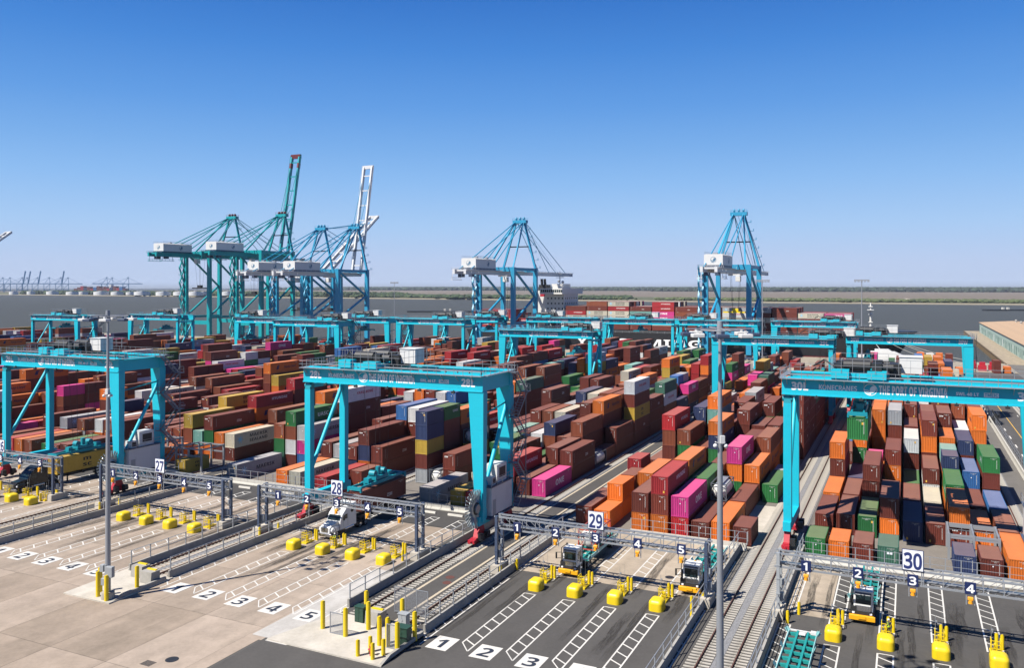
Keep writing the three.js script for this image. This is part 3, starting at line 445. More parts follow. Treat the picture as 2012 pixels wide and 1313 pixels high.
function yardCrane(id, blk, u, o) {                           // o: trolley (share of span), drop (height of spreader), load, near, side (+1: stiff legs on the right)
  const c = thing('yard_crane', o.label, 'gantry crane', [COL0[blk] + 12.15, 0, -u], 'portal cranes over the container blocks');
  if (!o.near) c.scale.y = u > 220 && blk > 25 ? .945 : .98; const s = o.side, hw = 14.75, zr = -8.7, near = o.near;      // local: +z towards the camera; front frame z = 0, rear frame z = zr
  const xs = s * hw, xn = -s * hw;                            // stiff and slender side
  for (const z of [0, zr]) {
    const g = new MB(); g.b2(-hw - .7, hw + .7, HB, HT, z - .55, z + .55); g.b2(-hw - .7, hw + .7, HT, HT + .12, z - .7, z + .7); g.b2(-hw - .7, hw + .7, HB - .14, HB, z - .72, z + .72); g.b2(-hw, hw, HT + .12, HT + .3, z - .06, z + .06);
    g.build('girder', M.teal, c);
    const a = new MB(); a.taper(new THREE.Vector3(xs + s * .1, 4.6, z), new THREE.Vector3(xs - s * .35, HB - .14, z), 1.25, 1.0, 2.35, 1.25); a.b2(xs - .75, xs + .75, 3.0, 4.6, z - .6, z + .6); a.build('stiff_leg', M.teal, c);
    const b = new MB(); b.b2(xn - .52, xn + .52, 2.6, HB - 1.3, z - .5, z + .5); b.build('slender_leg', M.teal, c);
    const h = new MB(); h.taper(new THREE.Vector3(xn, HB - 1.3, z), new THREE.Vector3(xn, HB - .14, z), 1.04, 1.0, .6, .6); h.tube(new THREE.Vector3(xn - .65, HB - .75, z), new THREE.Vector3(xn + .65, HB - .75, z), .42, .42, 12); h.build('hinge', M.tealDark, c);
  }
  for (const x of [xs, xn]) {
    const t = new MB(); t.b2(x - .5, x + .5, 2.5, 3.7, zr - 1.2, 1.2); t.build('sill_beam', M.teal, c);
    const tp = new MB(); x === xs ? tp.b2(x - 1.1, x + .6, HB - .05, HT - .1, zr + .55, -.55) : tp.b2(x - .3, x + .3, HB - 1.1, HB - .5, zr, 0); tp.build('end_tie', M.teal, c);
    const br = new MB(); br.tube(new THREE.Vector3(x, x === xs ? 18.2 : HB - 1.2, zr + .3), new THREE.Vector3(x, x === xs ? 5.2 : 7, -.2), .3, .3, 10); br.build('brace', M.teal, c);
    if (x === xs) { const b2 = new MB(); b2.tube(new THREE.Vector3(x, 18.5, zr), new THREE.Vector3(x, 17.4, 0), .12, .12, 8); b2.build('tie_rod', M.tealDark, c); }
    for (const [z, d] of [[.2, 1], [zr - .2, -1]]) {          // rail bogies
      const bg = new MB(); bg.prism([[z - 1.2, 1.0], [z + 1.2, 1.0], [z + .5, 2.5], [z - .5, 2.5]].map(([a, y]) => [a, y]), x - .38, x + .38); bg.b2(x - .42, x + .42, .55, 1.05, z - 1.9, z + 1.9); bg.b2(x - .5, x + .5, .5, .95, z + d * 1.9, z + d * 2.5); bg.tube(new THREE.Vector3(x, .72, z + d * 2.4), new THREE.Vector3(x, .72, z + d * 2.95), .16, .16, 10);
      const bo = bg.build('bogie', M.red, c);
      const wh = new MB(); for (const w of [-1.25, 0, 1.25]) wh.tube(new THREE.Vector3(x - .12, .5, z + w), new THREE.Vector3(x + .12, .5, z + w), .36, .36, 14); for (const w of [-1, 1]) wh.box(x + .75 * s, 1.1, z + w * .9, .7, .9, .7); wh.build('wheel_set', M.dark, bo);
    }
  }
  // walkways with railings
  const wk = new MB(), rl = new MB();
  for (const [z, e] of [[0, 1], [zr, -1]]) {
    wk.b2(-hw - .9, hw + .9, HT + .06, HT + .14, z + e * .7, z + e * 1.42); for (let x = -hw; x <= hw; x += 2.4) wk.bar(new THREE.Vector3(x, HT + .05, z + e * 1.38), new THREE.Vector3(x, HT - .75, z + e * .55), .07, .12);
    fenceLine(rl, new THREE.Vector3(-hw - .9, HT + .14, z + e * 1.39), new THREE.Vector3(hw + .9, HT + .14, z + e * 1.39), 1.1, near ? 1.45 : 3);
    for (const x of [-hw - .9, hw + .9]) fenceLine(rl, new THREE.Vector3(x, HT + .14, z + e * 1.39), new THREE.Vector3(x, HT + .14, z + e * .6));
  }
  for (const x of [-hw - .85, hw + .85]) { wk.b2(x - .35, x + .35, HT + .06, HT + .14, zr, 0); for (const q of [-.35, .35]) fenceLine(rl, new THREE.Vector3(x + q, HT + .14, zr + .8), new THREE.Vector3(x + q, HT + .14, -.8), 1.1, near ? 1.45 : 3); }
  wk.build('walkway', M.galv, c); rl.build('handrail', M.galv, c);
  const cab = new MB(); cab.b2(-hw, hw, HT + .45, HT + .55, -1.5, -1.1); for (let x = -hw + .5; x < hw; x += 1.9) cab.b2(x, x + .05, HT, HT + .5, -1.5, -1.1); cab.build('cable_tray', M.galv, c);
  // lettering on the front girder
  decal('lettering', inkMat(girderTex(id, s < 0, near), .85, .86, .85), 29.6, 1.75, 0, (HB + HT) / 2 + .05, .562, '+z', c);
  if (near) for (let x = -11; x <= 11; x += 5.5) { const fl = new MB(); fl.box(x, HB - .3, .9, .5, .28, .35); fl.box(x, HB - .12, .8, .1, .2, .1); fl.build('floodlight', M.dark, c); }
  // trolley
  const tx = -hw + 2 * hw * o.trolley, tr = new THREE.Group(); tr.name = 'trolley'; tr.position.x = tx; c.add(tr);
  const f = new MB(); for (const x of [-3, 3]) f.b2(x - .35, x + .35, HT + .3, HT + 1.0, zr - .3, .3); for (const z of [-.2, -3.2, -5.6, zr + .2]) f.b2(-3, 3, HT + .45, HT + 1.05, z - .25, z + .25); f.b2(-3.3, -1.1, HT + .35, HT + 1.5, -.95, .55); f.b2(1.1, 3.4, HT + .35, HT + 1.35, -.8, .5); f.build('frame', M.teal, tr);
  const mc = new MB(); for (const z of [-2.2, -6.4]) { mc.tube(new THREE.Vector3(-1.9, HT + 1.9, z), new THREE.Vector3(1.4, HT + 1.9, z), .75, .75, 14); mc.box(2.2, HT + 1.7, z, 1.2, 1.3, 1.4); mc.tube(new THREE.Vector3(2.8, HT + 1.8, z), new THREE.Vector3(4.2, HT + 1.8, z), .5, .5, 12); mc.box(-2.6, HT + 1.6, z, 1, 1.1, 1.6); } mc.box(.2, HT + 1.5, -4.3, 2.2, 1.2, 1.1); mc.box(4.4, HT + 1.3, -4.4, 1.4, 1.8, 3.2); mc.chain([new THREE.Vector3(-3, HT + 1.5, -3), new THREE.Vector3(-4.5, HT + 2.4, -4), new THREE.Vector3(-6, HT + 1.4, -5)], .12); mc.build('hoist', M.dark, tr);
  const eh = new MB(); eh.b2(4.9 * 1, 7.6, HT + .95, HT + 3.1, -6.2, -3.6); eh.b2(4.8, 7.7, HT + 3.1, HT + 3.18, -6.3, -3.5); eh.build('electric_house', M.white, tr);
  const tf = new MB(); for (const z of [.6, zr - .6]) fenceLine(tf, new THREE.Vector3(-3.4, HT + 1.1, z), new THREE.Vector3(7.6, HT + 1.1, z), 1.9, 1.3); for (const x of [-3.4, 7.6]) fenceLine(tf, new THREE.Vector3(x, HT + 1.1, zr - .6), new THREE.Vector3(x, HT + 1.1, .6), 1.9, 1.3); tf.build('handrail', M.galv, tr);
  // electric house and cable reel on the stiff side
  const hz = -4.4, hs = new THREE.Group(); hs.name = 'machinery_house'; c.add(hs);
  const hb = new MB(); hb.add(rbox(2.5, 4.0, 6.6, .05, xs, 5.4, hz)); hb.build('house_wall', mat(.60, .60, .62, .5, { map: paint }), hs); const hp = new MB(); hp.b2(xs - 1.5, xs + 1.5, 3.1, 3.3, zr + .8, -.4); hp.b2(xs - 1.45, xs + 1.45, 7.42, 7.55, zr + .9, -.7); hp.build('platform', M.slate, hs);
  const dr = new MB(); dr.b2(xs + s * 1.24, xs + s * 1.29, 3.5, 5.6, hz + 2.0, hz + 2.9); dr.b2(xs + s * 1.25, xs + s * 1.3, 4.7, 5.2, hz + 2.3, hz + 2.6); if (near) dr.build('door', M.grey, hs);
  const ac = new MB(); ac.b2(xs - .9, xs + .9, 7.55, 10.1, hz - 2.2, hz + .9); ac.b2(xs - .5, xs + 1.0, 7.55, 8.7, hz + 1.5, hz + 2.6); ac.build('cooling_unit', M.white, hs); const fan = new MB(); fan.b2(xs + 1.005, xs + 1.03, 7.75, 8.55, hz + 1.65, hz + 2.45); fan.b2(xs + .905, xs + .93, 8.2, 9.6, hz - 1.8, hz + .2); fan.build('vent', M.dark, hs);
  const rail2 = new MB(); for (const q of [-1.45, 1.45]) fenceLine(rail2, new THREE.Vector3(xs + q, 7.55, zr + .9), new THREE.Vector3(xs + q, 7.55, -.7)); rail2.build('handrail', M.galv, hs);
  if (near) {
    const re = new MB(), cx = xs + s * .1, cz = 1.5, cy = 5.0, R = 2.6; for (let i = 0; i < 60; i++) { const a = i / 60 * Math.PI * 2, q = (i % 2 ? .28 : -.28); const d = new THREE.Vector3(0, Math.sin(a), Math.cos(a)); const p0 = new THREE.Vector3(cx - q * .5, cy, cz).addScaledVector(d, .5), p1 = new THREE.Vector3(cx + q, cy, cz).addScaledVector(d, R); re.bar(p0, p1, .07, .15 + .07 * (i % 3)); } re.tube(new THREE.Vector3(cx - .4, cy, cz), new THREE.Vector3(cx + .4, cy, cz), .6, .6, 16); for (const r of [1.5]) re.add(new THREE.TorusGeometry(r, .05, 5, 40).rotateY(Math.PI / 2).translate(cx, cy, cz)); re.build('cable_reel', REELM, c);
    const cb = new MB(); cb.add(new THREE.TorusGeometry(.7, .22, 8, 30).rotateY(Math.PI / 2).translate(cx, cy, cz)); cb.build('cable_coil', M.dark, c);
  }
  const st = new MB(); stairTower(st, xs + s * 1.6, zr + .8, zr - 2.6, 3.2, HT, 6); st.bar(new THREE.Vector3(xs + s * 1.6, 3.2, zr - 3.2), new THREE.Vector3(xs + s * 1.6, HT, zr - 3.2), .12); st.build('stairs', near ? M.stair : (blk % 2 ? M.teal : M.stair), c);
  // head block and spreader, hanging on its ropes
  const y = o.drop, sp = thing('spreader', o.spreaderLabel, 'spreader', [COL0[blk] + 12.15 + tx, y, -u - 4.4 + (o.dz ?? 0)], 'spreaders hanging from the portal cranes');
  const b = new MB(); b.b2(-.95, -.6, 0, .5, -3.2, 3.2); b.b2(.6, .95, 0, .5, -3.2, 3.2); b.b2(-.6, .6, .05, .45, -3.1, -2.6); b.b2(-.6, .6, .05, .45, 2.6, 3.1); b.b2(-.85, -.62, .08, .42, -5.9, 5.9); b.b2(.62, .85, .08, .42, -5.9, 5.9); for (const z of [-6, 6]) { b.b2(-1.2, 1.2, -.05, .42, z - .2, z + .2); for (const x of [-1.12, 1.12]) b.b2(x - .12, x + .12, -.32, .1, z - .16, z + .16); } b.build('frame', M.tealDark, sp);
  const hbk = new MB(); hbk.b2(-.8, .8, .6, 1.1, -1.7, 1.7); for (const z of [-1.3, 1.3]) { hbk.tube(new THREE.Vector3(-.5, 1.5, z), new THREE.Vector3(.5, 1.5, z), .5, .5, 12); hbk.box(0, 1.2, z, 1.3, .5, .6); } hbk.box(0, 1.7, 0, .6, 1.3, .6); hbk.box(.2, .8, 3.0, .9, .7, .8); hbk.box(-.2, .8, -3.2, .9, .6, 1); hbk.build('head_block', M.tealDark, sp);
  const rp = new MB(); for (const x of [-.6, .6]) for (const z of [-1.5, 1.5]) rp.tube(new THREE.Vector3(x, 1.5, z), new THREE.Vector3(x * 2, HT + .6 - y, z * 1.5), .028, .028, 5, false); rp.build('rope', M.dark, sp);
  if (o.load) { const l = makeContainer(o.load, L40, 2.896, true); l.name = numbered('shipping_container'); l.position.set(COL0[blk] + 12.15 + tx, y - .3 - 2.896, -u - 4.4 + (o.dz ?? 0)); scene.add(l); tag(l, o.loadLabel, 'container', 'containers lifted by a crane'); }
  return c;
}
yardCrane('28L', 28, 103.3, { side: 1, trolley: .31, drop: 5.35, dz: -.6, load: 'M', near: true, label: 'turquoise portal crane lettered 28L in the middle of the foreground', spreaderLabel: 'turquoise spreader lowered onto the maroon container under crane 28L', loadLabel: 'long maroon container on the truck trailer under crane 28L' });
yardCrane('26L', 26, 101, { side: 1, trolley: .44, drop: 5.0, dz: -1.5, load: 'Y', near: true, label: 'turquoise portal crane lettered 26L at the left edge', spreaderLabel: 'turquoise spreader on the yellow container under crane 26L', loadLabel: 'mustard yellow container on the truck under crane 26L' });
yardCrane('30L', 30, 119, { side: 1, trolley: .30, drop: 18.8, dz: .2, load: 'G', near: true, label: 'turquoise portal crane lettered 30L at the right', spreaderLabel: 'turquoise spreader holding a green container under crane 30L', loadLabel: 'green container hanging in the air under crane 30L' });
yardCrane('29L', 29, 230, { side: -1, trolley: .93, drop: 12, dz: 2, load: 's', label: 'distant turquoise portal crane lettered 29L behind the right light pole', spreaderLabel: 'spreader with a grey container under crane 29L', loadLabel: 'light grey container held under crane 29L' });
yardCrane('27L', 27, 238, { side: -1, trolley: .80, drop: 15, load: null, label: 'distant turquoise portal crane lettered 27L in the middle of the picture', spreaderLabel: 'empty spreader raised under crane 27L' });
yardCrane('24L', 24, 253, { side: 1, trolley: .80, drop: 14, load: 'r', label: 'distant turquoise portal crane lettered 24L left of centre', spreaderLabel: 'spreader under distant crane 24L', loadLabel: 'rust brown container held under distant crane 24L' });
yardCrane('23L', 23, 267, { side: -1, trolley: .1, drop: 13.5, load: 'R', label: 'distant turquoise portal crane just left of crane 24L', spreaderLabel: 'spreader with a red container left of crane 24L', loadLabel: 'red container lifted by the crane left of 24L' });
yardCrane('21L', 21, 272, { side: -1, trolley: .6, drop: 16, load: null, label: 'distant turquoise portal crane behind the left light pole', spreaderLabel: 'empty spreader of the crane behind the left light pole' });
yardCrane('20L', 20, 250, { side: 1, trolley: .55, drop: 17, load: null, label: 'leftmost distant turquoise portal crane', spreaderLabel: 'empty spreader of the leftmost distant portal crane' });
yardCrane('24W', 24, 286, { side: 1, trolley: .5, drop: 17, load: null, label: 'turquoise portal crane close behind crane 24L', spreaderLabel: 'empty spreader of the crane behind 24L' });
yardCrane('25L', 25, 284, { side: -1, trolley: .65, drop: 13, load: 'M', label: 'turquoise portal crane right of 24L lifting a maroon box', spreaderLabel: 'spreader holding a maroon container right of crane 24L', loadLabel: 'maroon container hanging under the crane right of 24L' });
yardCrane('25W', 25, 313, { side: -1, trolley: .8, drop: 17, load: null, label: 'far turquoise portal crane behind the one lifting a maroon box', spreaderLabel: 'empty spreader of the far crane in front of the quay crane' });
yardCrane('26W', 26, 338, { side: 1, trolley: .25, drop: 17, load: null, label: 'turquoise portal crane at the quay end of block 26', spreaderLabel: 'empty spreader at the quay end of block 26' });
yardCrane('27W', 27, 336, { side: -1, trolley: .5, drop: 17, load: null, label: 'turquoise portal crane at the quay end behind crane 27L', spreaderLabel: 'empty spreader at the quay end behind crane 27L' });
yardCrane('28W', 28, 337, { side: 1, trolley: .2, drop: 17, load: null, label: 'turquoise portal crane lettered 28W in front of the black ship', spreaderLabel: 'empty spreader of crane 28W' });
yardCrane('29W', 29, 340, { side: -1, trolley: .7, drop: 17, load: null, label: 'turquoise portal crane at the quay end behind crane 29L', spreaderLabel: 'empty spreader at the quay end behind crane 29L' });
yardCrane('30W', 30, 250, { side: 1, trolley: .16, drop: 15.5, load: null, label: 'turquoise portal crane lettered 30W near the right edge', spreaderLabel: 'empty spreader raised under crane 30W' });

// ---------- quay cranes ----------
function quayCrane(v, o) {                                    // local: x across, z towards the camera; landside legs at u = 412, waterside legs at u = 442
  const c = thing('quay_crane', o.label, 'quay crane', [v, 0, -412], 'ship to shore cranes on the quay');
  const P = (x, y, u) => new THREE.Vector3(x, y, -u), m = o.m, bk = o.redTip ? 37 : 42, h = o.h, w = 10.3, ap = o.apex, R = o.rail ?? m;
  for (const [x, u] of [[-w, 0], [w, 0], [-w, 30], [w, 30]]) { const l = new MB(); l.taper(P(x, 2.6, u), P(x, h + 2, u), 2.5, 2.3, 2.1, 2.1); l.build('leg', m, c); const b = new MB(); b.b2(x - 4, x + 4, .6, 1.4, -u - .5, -u + .5); for (let q = -3.4; q <= 3.4; q += 1.7) b.tube(P(x + q, .6, u - .3), P(x + q, .6, u + .3), .55, .55, 10); b.b2(x - 1.6, x + 1.6, 1.4, 2.6, -u - .5, -u + .5); b.build('bogie', M.slate, c); }
  for (const u of [0, 30]) { const s = new MB(); s.b2(-w, w, 10.5, 13, -u - .7, -u + .7); s.b2(-w, w, h - .4, h + 2, -u - .8, -u + .8); s.build('cross_beam', m, c); }
  for (const x of [-w, w]) { const s = new MB(); s.b2(x - .7, x + .7, 14.5, 16, -30, 0); s.b2(x - .6, x + .6, h + .2, h + 1.8, -30, 0); s.build('portal_beam', m, c); const d = new MB(); d.tube(P(x, 15.8, 0), P(x, (h + 15) / 2, 29), .7, .7, 10); d.tube(P(x, (h + 15) / 2, 29), P(x, h + .5, 1), .7, .7, 10); d.build('brace', m, c); }
  // girder and boom
  const gm = o.boomMat, g = new MB(); for (const x of [-3.2, 3.2]) g.b2(x - .65, x + .65, h - 2.2, h + .2, bk, -33); for (let u = -bk + 2; u < 33; u += 8) g.b2(-2.6, 2.6, h - .8, h, -u - .3, -u + .3); g.b2(-4.4, -3.9, h - .3, h - .15, bk, -33); g.b2(3.9, 4.9, h - .3, h - .15, bk, -33); g.build('girder', gm, c);
  const gr = new MB(); for (const x of [-4.5, 4.9]) fenceLine(gr, P(x, h - .2, -bk), P(x, h - .2, 33), 1.2, 4, .09); for (const u of [-bk]) fenceLine(gr, P(-4.5, h - .2, u), P(4.9, h - .2, u), 1.2, 2, .09); for (const x of [-5.5, 5.5]) { gr.b2(x - .6, x + .6, h - 5.2, h - 5, bk - 2, bk - 12); fenceLine(gr, P(x, h - 5, 2 - bk), P(x, h - 5, 12 - bk), 1.2, 3, .1); for (const u of [3 - bk, 11 - bk]) gr.bar(P(x, h - 5, u), P(x, h - 1, u), .18); } gr.build('walkway_rail', gm, c);
  const hs = new MB(); hs.b2(-4.2, 4.2, h + 1.1, h + 5.6, 32, 9); hs.prism([[-4.4, h + 5.6], [4.4, h + 5.6], [3.6, h + 6.1], [-3.6, h + 6.1]], 9, 32, 'z'); const house = hs.build('machinery_house', M.white, c); const hr = new MB(); for (const x of [-4, 4]) fenceLine(hr, P(x, h + 6.1, -32), P(x, h + 6.1, -9), 1.1, 3, .08); hr.box(-1, h + 6.6, 22, 2, 1, 1.6); hr.box(1.5, h + 6.5, 15, 1.5, .8, 1.5); hr.build('roof_rail', M.galv, house); decal('emblem', emblemMat, 2.8, 2.8, 0, h + 3.5, 32.02, '+z', house); decal('emblem', emblemMat, 3, 3, 4.22, h + 3.4, 18, '+x', house);
  const cp = new MB(); cp.b2(-3.9, 3.9, h + .2, h + 1.0, 33, 8); cp.box(-2, h - 3, bk - 6, 2.4, 1.6, 3); cp.box(2.2, h - 2.9, bk - 9, 2, 1.4, 2.6); cp.build('machinery_platform', M.slate, c);
  const len = o.redTip ? 70 : 72, a = o.boom * Math.PI / 180, e = new MB(), q = new MB(), dir = new THREE.Vector3(0, Math.sin(a), -Math.cos(a)), hi = P(0, h - 1, 33), nu = new THREE.Vector3(0, Math.cos(a), Math.sin(a));
  const at = (x, d, up) => hi.clone().addScaledVector(dir, d).addScaledVector(nu, up).setX(x);
  for (const x of [-3.2, 3.2]) e.bar(at(x, 0, 0), at(x, len, 0), 1.1, 2.1); for (let d = 6; d <= len; d += 10) e.bar(at(-3.2, d, .2), at(3.2, d, .2), .5, .7); e.bar(at(-4, len, 0), at(4, len, 0), 1.4, 2.2); e.build('boom', gm, c);
  for (const x of [-4.6, 4.6]) fenceLine(q, at(x, 2, .4), at(x, len, .4), 1.1, 5, .09); q.build('boom_rail', gm, c); if (o.redTip) { const rt = new MB(); rt.bar(at(-3.9, len + .4, 0), at(3.9, len + .4, 0), 1.8, 2.8); for (const x of [-3.2, 3.2]) rt.bar(at(x, len - 8, 0), at(x, len - 4.5, 0), 1.25, 2.25); rt.build('boom_tip', M.darkRed, c); }
  // A-frame, backstays, forestays
  const top = 31.5, af = new MB(); for (const s of [-1, 1]) { af.bar(P(s * w, h + 1.5, 30), P(s * 2.6, ap, top), 1.1, 1.1); af.bar(P(s * w * .75, h + 1.5, 5), P(s * 2.6, ap, top - 1), .8, .8); af.bar(P(s * 6.4, h + (ap - h) * .5, 30.8), P(-s * 6.4, h + (ap - h) * .5, 30.8), .6, .6); } af.b2(-4.2, 4.2, ap - .8, ap + 1, -top - 1.6, -top + 1.6); af.build('a_frame', m, c);
  const tp = new MB(); fenceLine(tp, P(-4.2, ap + 1, top - 1.6), P(4.2, ap + 1, top - 1.6), 1.2, 2, .09); fenceLine(tp, P(-4.2, ap + 1, top + 1.6), P(4.2, ap + 1, top + 1.6), 1.2, 2, .09); for (const x of [-2.4, 0, 2.4]) tp.tube(P(x - .3, ap + 1.9, top), P(x + .3, ap + 1.9, top), .9, .9, 10); tp.build('apex_sheaves', o.redTip ? M.darkRed : R, c);
  const ba = new MB(); for (const s of [-1, 1]) { ba.tube(P(s * 2.6, ap, top - 1), P(s * 3.4, h + .2, 6 - bk), .28, .28, 6); ba.tube(P(s * 2.6, ap, top - 1), P(s * 3.4, h + .2, -14), .3, .3, 6); } ba.build('backstay', R, c);
  const fo = new MB(); for (const s of [-1, 1]) for (const d of [34, 62]) fo.tube(P(s * 2.6, ap, top + 1), at(s * 3.2, d, .8), .2, .2, 6); for (const s of [-.8, .8]) fo.tube(P(s, ap + .5, top), at(s, 56, .6), .08, .08, 4); fo.build('forestay', R, c);
  const st = new MB(); for (let k = 0; k < 11; k++) { const y0 = 3 + k * (h - 2) / 11, dy = (h - 2) / 11; st.b2(-w - 3.2, -w - .8, y0 + dy - .12, y0 + dy, .6, 3.2); st.bar(P(-w - 3, y0, -.8 - (k % 2) * 2), P(-w - 3, y0 + dy, -2.8 + (k % 2) * 2), .8, .7); st.bar(P(-w - 1, y0, -2.8 + (k % 2) * 2), P(-w - 1, y0 + dy, -.8 - (k % 2) * 2), .8, .7); fenceLine(st, P(-w - 3.2, y0 + dy, -3.2), P(-w - .8, y0 + dy, -3.2), 1.1, 1.2, .1); fenceLine(st, P(-w - 3.2, y0 + dy, -3.2), P(-w - 3.2, y0 + dy, -.6), 1.1, 1.2, .1); } st.build('stairs', m, c);
  const lad = new MB(); for (let k = 0; k < 6; k++) { const t = k / 6, y = h + 2 + (ap - h - 2) * t, x = w * (1 - t) + 2.6 * t; lad.b2(x, x + 2.2, y, y + .12, -32.5, -30.5); fenceLine(lad, P(x + 2.2, y, 30.5), P(x + 2.2, y, 32.5), 1.1, 1, .1); } lad.build('mast_platform', R, c);
  const tu = o.trolley, tc = new MB(); tc.b2(-3.2, 3.2, h - 3.0, h - 2.3, -tu - 3, -tu + 3); tc.build('trolley', gm, c); const cb = new MB(); cb.add(rbox(2.4, 2.7, 3.0, .2, 2.2, h - 4.7, -tu + 4.5)); cb.build('operator_cab', M.white, c);
  const sp = new MB(); const yy = o.spread; sp.b2(-6, 6, yy, yy + .7, -tu - 1, -tu + 1); sp.b2(-1.5, 1.5, yy + .7, yy + 2.3, -tu - 1, -tu + 1); sp.build('spreader', o.spreadMat ?? M.dark, c); const rp = new MB(); for (const s of [-1, 1]) for (const z of [-1, 1]) rp.tube(P(s * 1.4, yy + 2, tu + z), P(s * 2.4, h - 2.6, tu + z * 2), .07, .07, 4, false); rp.build('rope', M.dark, c);
  return c;
}
const emblemMat = inkMat(canvasTex(128, 128, (x) => emblem(x, 64, 64, 62)), .06, .16, .26);
const boomWhite = mat(.66, .67, .69, .5, { map: paint });
quayCrane(-79, { m: M.blue, boomMat: boomWhite, h: 44, apex: 73, boom: 0, trolley: 22, spread: 22, spreadMat: M.yellow, label: 'rightmost blue quay crane with white boom over the ship' });
quayCrane(-203.8, { m: M.blue, boomMat: boomWhite, h: 44, apex: 73, boom: 0, trolley: 12, spread: 16, label: 'blue quay crane with lowered white boom left of the ship bridge' });
quayCrane(-320.4, { m: M.blue, boomMat: boomWhite, h: 44, apex: 73, boom: 79.5, trolley: 6, spread: 20, label: 'blue quay crane with its white boom raised upright' });
quayCrane(-347, { m: M.blue, boomMat: boomWhite, h: 44, apex: 73, boom: 36, trolley: 10, spread: 20, label: 'blue quay crane with its white boom half raised behind the upright one' });
quayCrane(-379.8, { m: M.seaTeal, boomMat: M.seaTeal, h: 56.5, apex: 83, boom: 79.5, redTip: true, trolley: 5, spread: 30, label: 'tall sea green quay crane with its boom raised and a red tip' });
quayCrane(-423.5, { m: M.seaTeal, boomMat: M.seaTeal, h: 56.5, apex: 83, boom: 0, redTip: true, trolley: 2, spread: 34, label: 'leftmost sea green quay crane with its boom lowered' });
quayCrane(-752, { m: M.blue, boomMat: boomWhite, h: 44, apex: 73, boom: 36, trolley: 5, spread: 30, label: 'white boom of a quay crane reaching in from the left edge' });
// ---------- lane gates with signs ----------
const NUMTEX = {}; const numTex = (s, w, h) => NUMTEX[s] ??= textTex(s, w, h, { style: 'normal', size: 1.08, stretch: 1.3, stroke: w > 100 ? 9 : 8 });
const signInk = (s) => inkMat(numTex(s, s.length > 1 ? 160 : 96, 128), ...(s.length > 1 ? [.012, .025, .13] : [.86, .87, .88]));
const smallInk = ['1', '2', '3', '4', '5'].map(signInk);
const GATES = { 25: [-16, 10], 26: [-18.2, 8.2], 27: [-16.2, 9.6], 28: [-16.2, 10.2], 29: [-14, 11.9], 30: [-13, 13.2] };
for (const k of [26, 27, 28, 29, 30]) {
  const c = LC(k), [a, b] = GATES[k], SO = { 26: -5.2, 27: -3.2, 28: -2.5, 29: -1, 30: 0 }[k], g = thing('lane_gate', `steel truss gate over the five lanes with the big sign ${SAY[k]}`, 'sign gantry', [c, 0, -94.1], 'truss gates over the truck lanes');
  const gal = k >= 29 ? M.galv : M.galv, pm = k === 30 ? M.grey : k === 29 ? M.slate : M.slate;
  for (const x of [a, b]) for (const z of [.8, -.8]) { const p = new MB(); p.b2(x - .17, x + .17, 1.0, 7.0, z - .17, z + .17); for (const y of [2.6, 4.2, 5.6]) p.b2(x - .21, x + .21, y, y + .12, z - .21, z + .21); p.build('column', pm, g); }
  for (const x of [a, b]) { const f = new MB(); f.b2(x - .55, x + .55, 0, 1.0, -1.5, 1.5); f.build('footing', M.newConcrete, g); const e = new MB(); for (let y = 1.4; y < 5.4; y += 1.3) { e.bar(new THREE.Vector3(x, y, -.7), new THREE.Vector3(x, y + 1.3, .7), .09); } e.box(x + .3, 2.2, .3, .5, .9, .4); e.box(x + .3, 3.6, -.2, .35, .6, .35); e.build('bracing', M.grey, g); }
  for (const y of [5.45, 6.85]) for (const z of [.62, -.62]) { const ch = new MB(); ch.b2(a - .4, b + .4, y - .085, y + .085, z - .085, z + .085); ch.build('chord', gal, g); }
  const n = Math.round((b - a) / 1.75), w = (b - a) / n, tr = new MB();
  for (let i = 0; i <= n; i++) { const x = a + i * w; for (const z of [.62, -.62]) tr.b2(x - .038, x + .038, 5.45, 6.85, z - .038, z + .038); for (const y of [5.45, 6.85]) tr.b2(x - .04, x + .04, y - .04, y + .04, -.62, .62); if (i < n) { for (const z of [.62, -.62]) tr.bar(new THREE.Vector3(x, i < n / 2 ? 6.85 : 5.45, z), new THREE.Vector3(x + w, i < n / 2 ? 5.45 : 6.85, z), .05); tr.bar(new THREE.Vector3(x, 6.85, .62), new THREE.Vector3(x + w, 6.85, -.62), .045); tr.bar(new THREE.Vector3(x, 5.45, -.62), new THREE.Vector3(x + w, 5.45, .62), .045); } }
  tr.b2(a, b, 5.75, 5.85, -.3, .3); tr.build('truss_bracing', gal, g);
  for (let i = 0; i < 5; i++) {
    const x = SO + (i - 2) * 5.08; const s = mesh('lane_sign', rbox(1.0, 1.2, .1, .04, x, 5.95, .85), M.navy, g); decal('numeral', smallInk[i], .72, 1.0, x, 5.95, .91, '+z', s);
    const h = new MB(); for (const q of [-.36, .36]) h.b2(x + q - .05, x + q + .05, 4.3, 5.45, .75, .83); h.build('hanger', M.galv, g);
    const l = new MB(); l.add(rbox(.5, .3, .34, .06, x, 4.95, .9)); l.tube(new THREE.Vector3(x, 4.5, .95), new THREE.Vector3(x, 4.8, .95), .24, .16, 12); l.build('signal_lamp', M.amber, g);
  }
  const s = new MB(); s.add(rbox(2.0, 2.15, .12, .06, SO, 7.95, .75)); const sb = s.build('block_sign', M.navy, g); const f = mesh('sign_face', rbox(1.86, 2.01, .06, .03, SO, 7.95, .81), M.signWhite, sb); decal('numeral', signInk(String(k)), 1.74, 1.95, SO, 7.95, .845, '+z', f);
  const sp = new MB(); for (const q of [-.8, .8]) sp.b2(SO + q - .06, SO + q + .06, 5.4, 8.8, .62, .7); sp.build('sign_post', M.galv, g);
}
